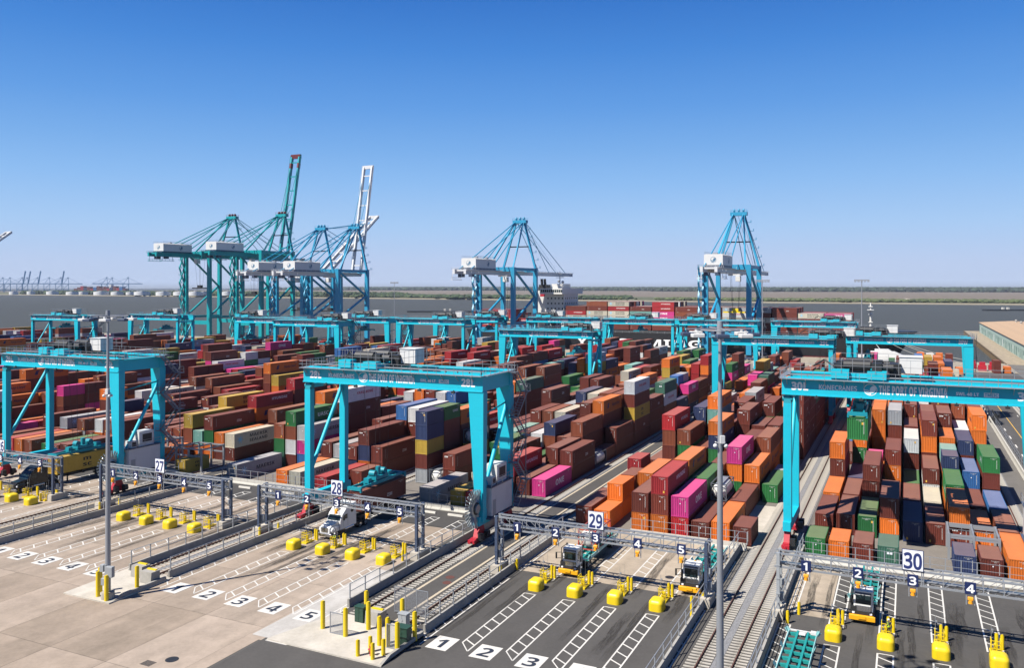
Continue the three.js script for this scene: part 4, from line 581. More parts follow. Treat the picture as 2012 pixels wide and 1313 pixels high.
// yellow impact blocks between the lanes, each with a driver's booth frame and two bollards behind
const ORD = ['one', 'two', 'three', 'four', 'five'];
const PED = (() => { const g = new RoundedBoxGeometry(1.6, 1.7, 1.85, 8, .48).translate(0, .4, 0); const p = g.attributes.position; for (let i = 0; i < p.count; i++) if (p.getY(i) < 0) p.setY(i, 0); g.computeVertexNormals(); return g; })();
const BOL = (r, h) => { const m = new MB(); m.tube(new THREE.Vector3(0, 0, 0), new THREE.Vector3(0, h - r * .4, 0), r, r, 14, false); m.tube(new THREE.Vector3(0, h - r * .4, 0), new THREE.Vector3(0, h, 0), r, r * .55, 14); return m.geo(); };
const BOL1 = BOL(.17, 1.5), BOL2 = BOL(.17, 1.35), BOL3 = BOL(.24, 2.9);
function bollard(v, u, label, g = BOL2, base = 0) { const b = mesh('bollard', g, M.yellow); b.position.set(v, base, -u); return tag(b, label, 'bollard', 'yellow steel bollards'); }
for (const k of [26, 27, 28, 29, 30]) for (let i = -2; i < 2; i++) {
  const v = LC(k) + (i + .5) * LP, w = `between lanes ${ORD[i + 2]} and ${ORD[i + 3]} under sign ${SAY[k]}`;
  const p = mesh('impact_block', PED, M.yellow); p.position.set(v, 0, -90.1); tag(p, `rounded yellow impact block ${w}`, 'barrier', 'yellow impact blocks in the truck lanes');
  const t = thing('booth_frame', `yellow tubular booth frame ${w}`, 'driver booth', [v - .05, 0, -92.9], 'booth frames in the truck lanes');
  t.scale.set(.8, .78, .8); const f = new MB(); f.b2(-.6, .6, 0, .25, -1.2, .9); for (const [x, z] of [[-.5, .7], [.5, .7], [-.5, -.6], [.5, -.6], [0, .7]]) f.tube(new THREE.Vector3(x, .2, z), new THREE.Vector3(x, 1.9, z), .045, .045, 6); for (const y of [1.0, 1.45, 1.9]) { f.bar(new THREE.Vector3(-.5, y, .7), new THREE.Vector3(.5, y, .7), .07); f.bar(new THREE.Vector3(-.5, y, -.6), new THREE.Vector3(-.5, y, .7), .07); f.bar(new THREE.Vector3(.5, y, -.6), new THREE.Vector3(.5, y, .7), .07); } f.build('frame', M.yellow, t);
  const po = new MB(); po.tube(new THREE.Vector3(-.45, 1.9, -.3), new THREE.Vector3(-.45, 3.6, -.3), .03, .025, 6); po.box(-.35, 2.9, -.3, .22, .2, .2); po.tube(new THREE.Vector3(.3, .2, -.2), new THREE.Vector3(.3, 4.4, -.2), .014, .014, 5); po.build('antenna_mast', M.galv, t); const km = new MB(); km.b2(-.2, .15, .3, 1.3, -.3, .0); km.build('kiosk', M.yellow, t);
  bollard(v + .15, 94.5, `left of two yellow bollards ${w}`, BOL1); bollard(v + .62, 94.3, `right of two yellow bollards ${w}`, BOL1);
}
for (const k of [26, 27, 28, 29, 30]) { const [a, b] = GATES[k], c = LC(k); bollard(c + a + 1.1, 92.2, `single yellow bollard in front of the left foot of gate ${SAY[k]}`); bollard(c + a + 1.9, 95.2, `single yellow bollard behind the left foot of gate ${SAY[k]}`); bollard(c + b - 1.3, 92.0, `single yellow bollard in front of the right foot of gate ${SAY[k]}`); }
bollard(LC(29) + 11.4, 88.6, 'yellow bollard beside the right fence of lane five under sign twenty-nine');
bollard(LC(29) + 11.5, 93.6, 'yellow bollard just in front of the right column of gate twenty-nine');
// ---------- floodlight poles ----------
function lightPole(v, u, label, yaw) {
  const t = thing('light_pole', label, 'light pole', [v, 0, -u], 'tall floodlight poles'); t.rotation.y = yaw;
  const p = new MB(); p.tube(new THREE.Vector3(0, .6, 0), new THREE.Vector3(0, 11.5, 0), .31, .27, 20); p.tube(new THREE.Vector3(0, 11.4, 0), new THREE.Vector3(0, 22, 0), .26, .2, 20); p.tube(new THREE.Vector3(0, 21.9, 0), new THREE.Vector3(0, 32.4, 0), .19, .12, 20); p.build('pole', M.galv, t);
  const b = new MB(); b.tube(new THREE.Vector3(0, 0, 0), new THREE.Vector3(0, .9, 0), .75, .7, 16); b.build('base', M.newConcrete, t);
  const bx = new MB(); bx.add(rbox(.9, 1.2, .5, .04, .55, 3.3, .35)); bx.add(rbox(.5, .8, .5, .04, -.5, 3.6, .2)); bx.add(rbox(.55, .8, .4, .04, -.1, 2.2, .5)); bx.b2(-.12, .0, .3, 4, .28, .4); bx.build('switch_box', M.grey, t);
  const cm = new MB(); for (const [x, z] of [[-.42, .15], [.38, .25], [.15, -.35]]) { cm.tube(new THREE.Vector3(0, 23.2, 0), new THREE.Vector3(x, 23.4, z), .05, .05, 6); cm.add(new THREE.SphereGeometry(.17, 12, 8).translate(x, 23.1, z)); } cm.box(.1, 23.6, .25, .35, .6, .25); cm.build('camera', M.white, t);
  const cr = new MB(); cr.add(new THREE.TorusGeometry(1.5, .06, 6, 28).rotateX(Math.PI / 2).translate(0, 32.1, 0)); for (let i = 0; i < 4; i++) { const a = i / 4 * Math.PI * 2; cr.bar(new THREE.Vector3(0, 32.2, 0), new THREE.Vector3(Math.cos(a) * 2.7, 32.2, Math.sin(a) * 2.7), .1); } cr.tube(new THREE.Vector3(0, 31.6, 0), new THREE.Vector3(0, 32.8, 0), .3, .22, 12); cr.build('crown', M.steel, t);
  for (let i = 0; i < 8; i++) { const a = (i + .3) / 8 * Math.PI * 2, x = Math.cos(a) * 2.5, z = Math.sin(a) * 2.5, l = new MB(); l.add(rbox(.95, .3, .7, .06, x, 31.75, z)); l.box(x, 32.0, z, .14, .3, .14); l.build('floodlight', i % 2 ? M.white : M.slate, t); }
}
lightPole(-81.9, 66.4, 'tall grey floodlight pole at the left beside the pad with yellow bollards', .2);
lightPole(-13.2, 66, 'tall grey floodlight pole at the right beside the tracks', .5);
for (const [v, u, l] of [[-15, 330, 'thin distant light pole beside the bow of the ship'], [-262, 400, 'thin distant light pole left of the middle quay crane'], [-50, 330, 'thin distant light pole right of the rightmost quay crane']]) { const p = new MB(); p.tube(V(v, 0, u), V(v, 38, u), .3, .14, 8); p.b2(v - 2.6, v + 2.6, 37.6, 38, -u - .2, -u + .2); for (let i = -2; i <= 2; i++) p.box(v + i * 1.1, 37.3, -u, .8, .4, .6); tag(p.build('light_pole', M.galv), l, 'light pole', 'tall floodlight poles'); }
// ---------- raised pads at the track heads ----------
function pad(label, pts, h, v0, v1, u0) {
  const t = thing('concrete_pad', label, 'kerb island'); const m = new MB(), s = new THREE.Shape(pts.map(([v, u]) => new THREE.Vector2(v, u))); m.add(new THREE.ExtrudeGeometry(s, { depth: h, bevelEnabled: false }).rotateX(-Math.PI / 2)); m.build('slab', mat(.54, .50, .44, .85, { map: concreteMap }), t);
  const k = new MB(); k.prism([[v1 - .3, 0], [v1, 0], [v1, .55], [v1 - .3, .55]], -u0 - 7.5, -u0 - 1.5, 'z'); k.prism([[-u0 - 1.5, .02], [-u0 - 1.5, .55], [-u0, .14], [-u0, .02]].map(([z, y]) => [z, y]).reverse(), v1 - .3, v1); k.build('side_kerb', M.wall, t); return t;
}
pad('pale concrete pad with green cabinets between the lanes of signs twenty-eight and twenty-nine', [[-58.1, 65.6], [-44.3, 65.4], [-44.3, 74.2], [-55.7, 74.2]], .15, -58, -44.3, 65.5);
pad('pale concrete pad at the foot of the left floodlight pole', [[-88, 65.4], [-80.5, 65.4], [-80.6, 74.5], [-88.3, 74.3]], .15, -88, -80.6, 66);
pad('pale concrete pad left of the lanes under sign twenty-seven', [[-122, 65.6], [-114, 65.6], [-114, 74], [-121, 74]], .15, -122, -114, 66);
for (const [v, u, l] of [[-54.6, 70.0, 'leftmost tall yellow bollard on the pad with green cabinets'], [-52.2, 74.3, 'tall yellow bollard behind the left green cabinet'], [-51.3, 69.4, 'tall yellow bollard in front of the left green cabinet'], [-50.2, 71.8, 'tall yellow bollard beside the concrete block on the pad'], [-47.0, 69.1, 'left of two close tall yellow bollards by the wire gate'], [-46.1, 69.2, 'right of two close tall yellow bollards by the wire gate'], [-44.6, 68.6, 'tall yellow bollard right of the wire gate'], [-44.5, 71.6, 'tall yellow bollard at the right corner of the pad'], [-47.5, 74, 'yellow bollard behind the grey switch cabinet']]) bollard(v, u, l, BOL3, .1);
for (const [v, u, l] of [[-47.5, 66.2, 'front left of four short yellow bollards around the hydrant'], [-46.9, 67.4, 'rear left of four short yellow bollards around the hydrant'], [-45.8, 66.2, 'front right of four short yellow bollards around the hydrant'], [-45.4, 67.4, 'rear right of four short yellow bollards around the hydrant']]) bollard(v, u, l, BOL(.2, 1.6), .1);
for (const [v, u, l] of [[-83.4, 66.3, 'front left tall yellow bollard around the left light pole'], [-81.4, 65.8, 'front right tall yellow bollard around the left light pole'], [-84.4, 67.4, 'rear left tall yellow bollard around the left light pole'], [-80.9, 69.5, 'rear right tall yellow bollard around the left light pole']]) bollard(v, u, l, BOL3, .1);
{ const h = new MB(); h.tube(V(-46.4, .1, 66.8), V(-46.4, 1.0, 66.8), .14, .14, 12); h.add(new THREE.SphereGeometry(.17, 12, 8).translate(-46.4, 1.05, -66.8)); h.tube(V(-46.7, .7, 66.8), V(-46.1, .7, 66.8), .09, .09, 10); tag(h.build('fire_hydrant', M.red), 'red fire hydrant among four short yellow bollards', 'hydrant'); }
function cabinet(v, u, h, w, d, m, label) { const t = thing('electrical_cabinet', label, 'cabinet', [v, .15, -u]); const b = new MB(); b.add(rbox(w, h, d, .04, 0, h / 2, 0)); b.b2(-w / 2 - .05, w / 2 + .05, h - .02, h + .06, -d / 2 - .05, d / 2 + .08); b.build('body', m, t); const p = new MB(); for (const x of [-w / 4, w / 4]) p.b2(x - w / 4 + .03, x + w / 4 - .03, .1, h - .1, d / 2, d / 2 + .025); p.box(0, h * .7, d / 2 + .04, .12, .16, .04); p.build('door', m, t); }
cabinet(-52.1, 73.2, 1.6, 1.1, .8, M.greenBox, 'dark green electrical cabinet at the left of the pad'); cabinet(-45.0, 70.4, 1.7, 1.3, .9, M.greenBox, 'dark green electrical cabinet at the right of the pad'); cabinet(-46.4, 72.6, 2.0, 1.0, .7, M.grey, 'grey electrical cabinet in the middle of the pad');
function wireGate(v, u, w, h, label, dx = 1) { const t = thing('wire_gate', label, 'gate', [v, .12, -u]); const f = new MB(); f.b2(0, w, h - .07, h, -.03, .03); f.b2(0, w, .05, .12, -.03, .03); for (let i = 0; i <= Math.round(w / 1.3); i++) { const x = w * i / Math.round(w / 1.3); f.b2(x - .035, x + .035, 0, h, -.035, .035); } f.build('frame', M.galv, t); const m = new MB(); for (let x = .1; x < w; x += .1) m.b2(x - .006, x + .006, .1, h - .05, -.006, .006); for (let y = .2; y < h; y += .1) m.b2(0, w, y - .006, y + .006, -.006, .006); m.build('mesh', M.steel, t); }
wireGate(-53.2, 69.4, 1.6, 2.2, 'small wire gate at the left side of the pad'); wireGate(-46.0, 68.9, 1.3, 2.4, 'small dark wire gate at the right side of the pad'); wireGate(-50.4, 77.0, 4.2, 2.8, 'wide wire gate across the service road behind the pad');
for (const [v, u, l] of [[-50.4, 73.4, 'concrete buffer block at the head of the track on the pad'], [-84.6, 73.2, 'left concrete buffer block behind the left light pole'], [-81.9, 72.2, 'right concrete buffer block behind the left light pole']]) { const b = new MB(); b.prism([[-u - .7, .1], [-u + .7, .1], [-u + .55, 1.5], [-u - .7, 1.5]], v - .9, v + .9); const o = b.build('buffer_block', M.wall); tag(o, l, 'buffer stop'); const y = new MB(); y.b2(v - .7, v + .7, 1.5, 1.62, -u - .5, -u - .2); y.build('pad', M.yellow, o); }
{ const mh = new MB(); for (const [v, u] of [[-63.2, 58.3]]) mh.tube(V(v, .0, u), V(v, .02, u), .62, .62, 24); tag(mh.build('manhole_cover', M.dark), 'round dark manhole cover in the concrete at the bottom left', 'manhole cover'); const gr = new MB(); for (let i = 0; i < 7; i++) gr.b2(-65.2, -64.0, .0, .02, -56.3 - i * .14, -56.38 - i * .14); tag(gr.build('drain_grate', M.dark), 'square drain grate in the concrete at the bottom edge', 'drain'); const rv = [[-49.8, 87.4, 'nearer rusty round cover in the service road'], [-50.4, 89.2, 'farther rusty round cover in the service road'], [-26.2, 100.6, 'round dark cover in lane four under sign twenty-nine']]; for (const [v, u, l] of rv) { const m = new MB(); m.tube(V(v, .012, u), V(v, .03, u), .55, .55, 20); tag(m.build('manhole_cover', v < -30 ? M.orangeRail : M.dark), l, 'manhole cover'); } }
// white concrete wheel stops at the lane ends
for (const k of [27, 28]) for (let i = -1; i <= 2; i++) { const w = new MB(); w.prism([[-.15, 0], [.15, 0], [.1, .3], [-.1, .3]].map(([z, y]) => [z - 113.3, y]), LC(k) + i * LP - 1.3, LC(k) + i * LP + 1.3); tag(w.build('wheel_stop', M.barrier), `white concrete wheel stop at the end of lane ${ORD[i + 2]} under sign ${SAY[k]}`, 'wheel stop', 'wheel stops at the lane ends'); }
{ const t = thing('access_stand', 'black folded steel access stand on the barrier beside the right road', 'steel stand', [20.6, 0, -247]), f = new MB(); for (let i = 0; i < 6; i++) { f.bar(new THREE.Vector3(-1.2, .4, -i * .9), new THREE.Vector3(.9, 2.2 + (i % 2) * .5, -i * .9), .16, .4); f.bar(new THREE.Vector3(.9, .3, -i * .9), new THREE.Vector3(-.6, 3.2, -i * .9 - .5), .14, .3); } f.b2(-1.2, 1.1, .3, .6, .3, -5); f.b2(.2, .5, 2.4, 2.7, .3, -5); f.build('frame', M.dark, t); }
// steel frames for refrigerated boxes
function rack(v, u, w, label, h = 5.6) { const t = thing('steel_rack', label, 'steel frame', [v, 0, -u]); const f = new MB(); for (let i = 0; i <= 2; i++) for (const z of [0, -5.8]) f.b2(w * i / 2 - .16, w * i / 2 + .16, 0, h, z - .16, z + .16); for (const y of [h - .2, 2.9]) for (const z of [0, -5.8]) f.b2(0, w, y - .13, y + .13, z - .1, z + .1); for (let i = 0; i <= 2; i++) f.b2(w * i / 2 - .1, w * i / 2 + .1, h - .3, h - .05, -5.8, 0); f.build('frame', M.galv, t); const p = new MB(); fenceLine(p, new THREE.Vector3(0, h, 0), new THREE.Vector3(w, h, 0)); p.build('handrail', M.galv, t); }
rack(COL0[30] + 6 * PIT - .3, 122.8, 5.7, 'grey steel frame standing behind the navy and maroon boxes of the front row', 3.4);
rack(COL0[26] + 20.5, 119.5, 6.5, 'grey steel reefer frame above the yellow container left of the white one', 4.4); rack(COL0[26] + 9, 118.5, 8, 'grey steel reefer frame behind the truck under crane 26L', 5.2);
// ---------- trucks ----------
const WHEEL = (() => { const t = new MB(); t.tube(new THREE.Vector3(-.15, 0, 0), new THREE.Vector3(.15, 0, 0), .51, .51, 22); return t.geo(); })(), RIM = (() => { const t = new MB(); t.tube(new THREE.Vector3(-.165, 0, 0), new THREE.Vector3(.165, 0, 0), .29, .29, 16); t.tube(new THREE.Vector3(-.18, 0, 0), new THREE.Vector3(.18, 0, 0), .11, .11, 10); return t.geo(); })();
function wheel(p, x, z, dual, rim = M.chrome) { for (const q of dual ? [0, -.34 * Math.sign(x)] : [0]) { const w = mesh('wheel', WHEEL, M.rubber, p); w.position.set(x + q, .51, z); mesh('rim', RIM, rim, w); } }
function semi(v, u, body, label, trailerLabel, trim) {        // nose at z = 0 pointing to the camera
  const t = thing('truck_tractor', label, 'truck', [v, 0, -u]); const P = (pts, x0, x1) => new THREE.ExtrudeGeometry(new THREE.Shape(pts.map(([z, y]) => new THREE.Vector2(z, y))), { depth: x1 - x0 - .24, bevelEnabled: true, bevelSize: .12, bevelThickness: .12, bevelSegments: 4, curveSegments: 8 }).translate(0, 0, x0 + .12).rotateY(-Math.PI / 2).scale(1, 1, 1);
  const flat = (pts, x0, x1) => { const g = P(pts, x0, x1); return g; };     // outline: z forward = -first coordinate
  // outline coordinates: distance from the nose, height
  const hood = [[.1, .95], [.12, 1.5], [.55, 1.78], [1.9, 2.02], [2.3, 2.05], [2.3, .95]], cab = [[2.15, .95], [2.15, 2.08], [2.62, 2.95], [2.9, 3.15], [3.6, 3.72], [4.3, 3.98], [5.75, 4.02], [5.75, .95]];
  const conv = (pts) => pts.map(([d, y]) => [-d, y]);
  const mk = (pts, w) => { const s = new THREE.Shape(conv(pts).map(([z, y]) => new THREE.Vector2(z, y))); const g = new THREE.ExtrudeGeometry(s, { depth: w - .28, bevelEnabled: true, bevelSize: .1, bevelThickness: .14, bevelSegments: 4 }); g.translate(0, 0, -(w - .28) / 2); g.rotateY(-Math.PI / 2); return g; };   // shape x -> world z
  const B = new MB(); B.add(mk(cab, 2.45)); B.build('cab', body, t);
  const Hd = new MB(); Hd.add(mk(hood, 1.75)); for (const s of [-1, 1]) Hd.add(rbox(.5, .75, 1.5, .2, s * .98, 1.2, -1.05, 4)); Hd.build('hood', body, t);
  const gl = new MB(); gl.b2(-.55, .55, 1.0, 1.62, -.02, .06); for (let y = 1.05; y < 1.6; y += .1) gl.b2(-.5, .5, y, y + .04, .06, .09); gl.build('grille', M.chrome, t);
  const bp = new MB(); bp.add(rbox(2.4, .5, .35, .12, 0, .62, .02, 3)); bp.build('bumper', trim, t);
  for (const s of [-1, 1]) { const h = mesh('headlight', rbox(.42, .28, .2, .08, s * .92, 1.22, -.28, 3), M.signWhite, t); const m = new MB(); m.add(rbox(.24, .75, .18, .05, s * 1.5, 2.55, -2.5)); m.bar(new THREE.Vector3(s * 1.2, 2.5, -2.5), new THREE.Vector3(s * 1.5, 2.5, -2.5), .05); m.build('mirror', M.dark, t); const tk = new MB(); tk.tube(new THREE.Vector3(s * .95, .75, -3.2), new THREE.Vector3(s * .95, .75, -5.2), .33, .33, 16); tk.build('fuel_tank', M.chrome, t); }
  const ws = new MB(); ws.quad(new THREE.Vector3(-1.06, 2.14, -2.06), new THREE.Vector3(1.06, 2.14, -2.06), new THREE.Vector3(1.0, 2.9, -2.48), new THREE.Vector3(-1.0, 2.9, -2.48)); ws.build('windscreen', M.glass, t);
  for (const s of [-1, 1]) { const sw = new MB(); const x = s * 1.232; const q = [[-2.75, 2.2], [-3.65, 2.2], [-3.65, 2.85], [-2.95, 2.85]].map(([z, y]) => new THREE.Vector3(x, y, z)); s > 0 ? sw.quad(q[0], q[1], q[2], q[3]) : sw.quad(q[1], q[0], q[3], q[2]); sw.build('side_window', M.glass, t); const s2 = new MB(); s2.add(new THREE.CircleGeometry(.3, 20).scale(1.25, 1, 1).rotateY(s * Math.PI / 2).translate(x, 3.1, -4.8)); s2.build('sleeper_window', M.glass, t); const dl = new MB(); dl.b2(x - .006, x + .006, 1.1, 2.15, -2.68, -2.7); dl.b2(x - .006, x + .006, 1.1, 2.9, -3.75, -3.77); dl.build('door_seam', M.dark, t); }
  const rv = new MB(); rv.quad(new THREE.Vector3(-.42, 3.42, -3.02), new THREE.Vector3(.42, 3.42, -3.02), new THREE.Vector3(.42, 3.62, -3.28), new THREE.Vector3(-.42, 3.62, -3.28)); rv.build('roof_vent', M.dark, t);
  const ch = new MB(); for (const s of [-.42, .42]) ch.b2(s - .06, s + .06, .75, 1.0, -.5, -9.1); ch.box(0, 1.08, -7.4, 1.0, .14, 1.0); ch.box(0, .72, -7.4, .4, .3, 2.6); ch.box(1.0, .75, -6.1, .4, .5, .5); ch.build('chassis', M.dark, t);
  for (const s of [-1, 1]) { wheel(t, s * 1.02, -1.25, false); for (const z of [-6.9, -8.2]) wheel(t, s * 1.05, z, true); }
  const tr = thing('container_trailer', trailerLabel, 'trailer', [v, 0, -u - 7.0]); const f = new MB(); for (const s of [-.5, .5]) f.b2(s - .08, s + .08, 1.1, 1.5, .2, -12.4); for (const z of [0, -3, -6, -9, -12.2]) f.b2(-1.2, 1.2, 1.15, 1.45, z - .12, z + .12); f.build('frame', M.dark, tr); for (const s of [-1, 1]) for (const z of [-10.2, -11.5]) wheel(tr, s * 1.05, z, true, M.grey); const lg = new MB(); for (const s of [-1, 1]) lg.b2(s * .7 - .08, s * .7 + .08, .1, 1.1, -3.1, -2.9); lg.build('landing_gear', M.dark, tr);
}
const tv28 = COL0[28] + 12.15 - 14.75 + 29.5 * .31, tv26 = COL0[26] + 12.15 - 14.75 + 29.5 * .44;
semi(tv28, 95.2, mat(.70, .70, .70, .3, { map: paint }), 'white truck tractor in lane two under sign twenty-eight', 'dark trailer under the maroon container behind the white truck', M.chrome);
semi(tv26, 93.2, mat(.012, .013, .016, .25), 'black truck tractor in front of a yellow container at the left edge', 'dark trailer behind the black truck at the left edge', M.chrome);
semi(tv26 - 8, 103, mat(.30, .02, .03, .35), 'red truck tractor half hidden at the left edge', 'dark trailer of the red truck at the left edge', M.dark);
function yardTrailer(v, u, label, len = 12.6) {                // front end towards the camera
  const t = thing('yard_trailer', label, 'trailer', [v, 0, -u], 'turquoise yard trailers'); const f = new MB(); for (const s of [-.48, .48]) { f.b2(s - .1, s + .1, 1.02, 1.42, 0, -len); } f.build('main_beam', M.chassis, t);
  const c = new MB(); for (let z = -.6; z > -len; z -= 1.5) { c.b2(-1.3, 1.3, 1.05, 1.32, z - .09, z + .09); for (const s of [-1, 1]) c.quad(new THREE.Vector3(s * .58, 1.06, z + .1), new THREE.Vector3(s * 1.3, 1.2, z + .1), new THREE.Vector3(s * 1.3, 1.32, z + .1), new THREE.Vector3(s * .58, 1.4, z + .1)); } c.build('cross_member', M.chassis, t);
  for (const s of [-1, 1]) { const g = new MB(); g.b2(s * 1.3 - .04, s * 1.3 + .04, 1.1, 1.5, -.4, -len + .3); g.bar(new THREE.Vector3(s * 1.3, 1.4, -.5), new THREE.Vector3(s * 1.55, 1.75, -.5), .1, .4); for (const z of [-.5, -len * .36, -len * .72, -len + .3]) g.quad(new THREE.Vector3(s * 1.3, 1.3, z - .4), new THREE.Vector3(s * 1.3, 1.3, z + .4), new THREE.Vector3(s * 1.58, 1.85, z + .4), new THREE.Vector3(s * 1.58, 1.85, z - .4)); g.build('side_guide', mat(.25, .5, .5, .5), t); }
  const fr = new MB(); fr.b2(-1.3, 1.3, 1.3, 1.42, -.12, .1); fr.b2(-.3, .3, 1.42, 1.5, -1.2, -.6); fr.box(-1, 1.5, -.35, .5, .25, .5); fr.build('front_plate', M.white, t);
  for (const s of [-1, 1]) for (const z of [-len + 1.2, -len + 2.5]) wheel(t, s * 1.02, z, true, M.grey); const lg = new MB(); for (const s of [-1, 1]) lg.b2(s * .8 - .07, s * .8 + .07, .05, 1.05, -2.7, -2.5); lg.build('landing_gear', M.dark, t);
}
const cabTex = textTex('CAPACITY', 192, 40);
function yardTractor(v, u, label) {                           // terminal tractor, bumper at z = 0
  const t = thing('yard_tractor', label, 'yard tractor', [v, 0, -u], 'white and yellow yard tractors');
  const b = new MB(); b.add(rbox(2.55, .52, .36, .05, 0, .68, -.12)); b.box(0, .78, .1, .7, .3, .12); b.build('bumper', mat(.80, .38, .005, .45), t);
  const f = new MB(); f.b2(-1.15, 1.15, .85, 1.3, -.3, -1.9); f.b2(-.45, -.3, .6, .95, -.3, -4.9); f.b2(.3, .45, .6, .95, -.3, -4.9); f.b2(-1.15, -.55, 1.3, 1.75, -.35, -2.3); f.box(0, 1.1, -4.2, 1.1, .22, 1.1); f.b2(-.5, .5, .95, 1.4, -2.2, -3.3); f.build('chassis', M.dark, t);
  const c = new MB(); c.add(rbox(1.9, 2.25, 1.8, .1, .1, 2.3, -1.35, 3)); c.build('cab', mat(.80, .80, .78, .4, { map: paint }), t);
  const g = new MB(); g.add(rbox(1.5, .95, .05, .03, .1, 2.5, -.44)); g.build('windscreen', M.glass, t); for (const s of [-1, 1]) { const w = new MB(); w.add(rbox(.04, .95, 1.15, .02, .1 + s * .95, 2.55, -1.3)); w.build('side_window', M.glass, t); } const tp = new MB(); tp.add(rbox(1.6, .2, .05, .03, .1, 3.15, -.44)); tp.build('visor', M.slate, t);
  const gr = new MB(); gr.b2(-.7, .9, 1.3, 1.85, -.46, -.42); for (let i = 0; i < 6; i++) gr.b2(-.6 + i * .26, -.44 + i * .26, 1.36, 1.8, -.42, -.40); gr.build('front_panel', M.chrome, t); decal('lettering', inkMat(cabTex, .2, .22, .25), 1.1, .24, .1, 3.435, -.95, 'up', t);
  const ex = new MB(); ex.tube(new THREE.Vector3(-.85, 1.7, -1.9), new THREE.Vector3(-.85, 3.6, -1.9), .1, .1, 10); ex.tube(new THREE.Vector3(-.95, 1.75, -1.2), new THREE.Vector3(-.95, 2.5, -1.2), .28, .28, 12); for (const [x, z] of [[-1.05, -.5], [-1.05, -2.2], [1.05, -2.25]]) ex.bar(new THREE.Vector3(x, 1.3, z), new THREE.Vector3(x, 3.35, z), .07); ex.bar(new THREE.Vector3(-1.05, 3.35, -.5), new THREE.Vector3(-1.05, 3.35, -2.2), .06); ex.bar(new THREE.Vector3(-1.05, 3.35, -2.2), new THREE.Vector3(1.05, 3.35, -2.2), .06); ex.build('exhaust_guard', M.dark, t);
  for (const s of [-1, 1]) { const m = new MB(); m.bar(new THREE.Vector3(s * 1.0, 2.1, -.5), new THREE.Vector3(s * 1.6, 2.1, -.2), .05); m.bar(new THREE.Vector3(s * 1.0, 2.8, -.5), new THREE.Vector3(s * 1.6, 2.8, -.2), .05); m.add(rbox(.2, .8, .12, .04, s * 1.6, 2.45, -.2)); m.build('mirror', M.dark, t); const h = mesh('headlight', rbox(.26, .2, .1, .04, s * .85, 1.1, -.26), M.signWhite, t); wheel(t, s * .98, -1.15, false, M.grey); wheel(t, s * .98, -4.2, true, M.grey); }
  const be = new MB(); be.tube(new THREE.Vector3(.2, 3.3, -2), new THREE.Vector3(.2, 3.5, -2), .12, .1, 10); be.build('beacon', M.amber, t);
}
yardTractor(-37.4, 95.3, 'white and yellow yard tractor in lane two under sign twenty-nine, pulling a red tank'); yardTrailer(-37.4, 98.6, 'turquoise yard trailer carrying the red framed tank'); { const k = makeTank(tankR); k.name = numbered('tank_container'); k.position.set(-37.4, 1.45, -105); scene.add(k); tag(k, 'silver tank in a red frame on the turquoise trailer under sign twenty-nine', 'container', 'tank containers'); }
yardTractor(-22.6, 95.6, 'white and yellow yard tractor in lane five under sign twenty-nine'); yardTrailer(-22.6, 98.9, 'empty turquoise yard trailer in lane five under sign twenty-nine');
yardTractor(-4.3, 95.1, 'white and yellow yard tractor in lane two under sign thirty'); yardTrailer(-4.3, 98.4, 'empty turquoise yard trailer in lane two under sign thirty');
yardTrailer(-9.3, 89.0 - 0, 'empty turquoise yard trailer at the bottom edge in lane one under sign thirty'); { const o = scene.children[scene.children.length - 1]; o.rotation.y = Math.PI; o.position.z = -87.2; }
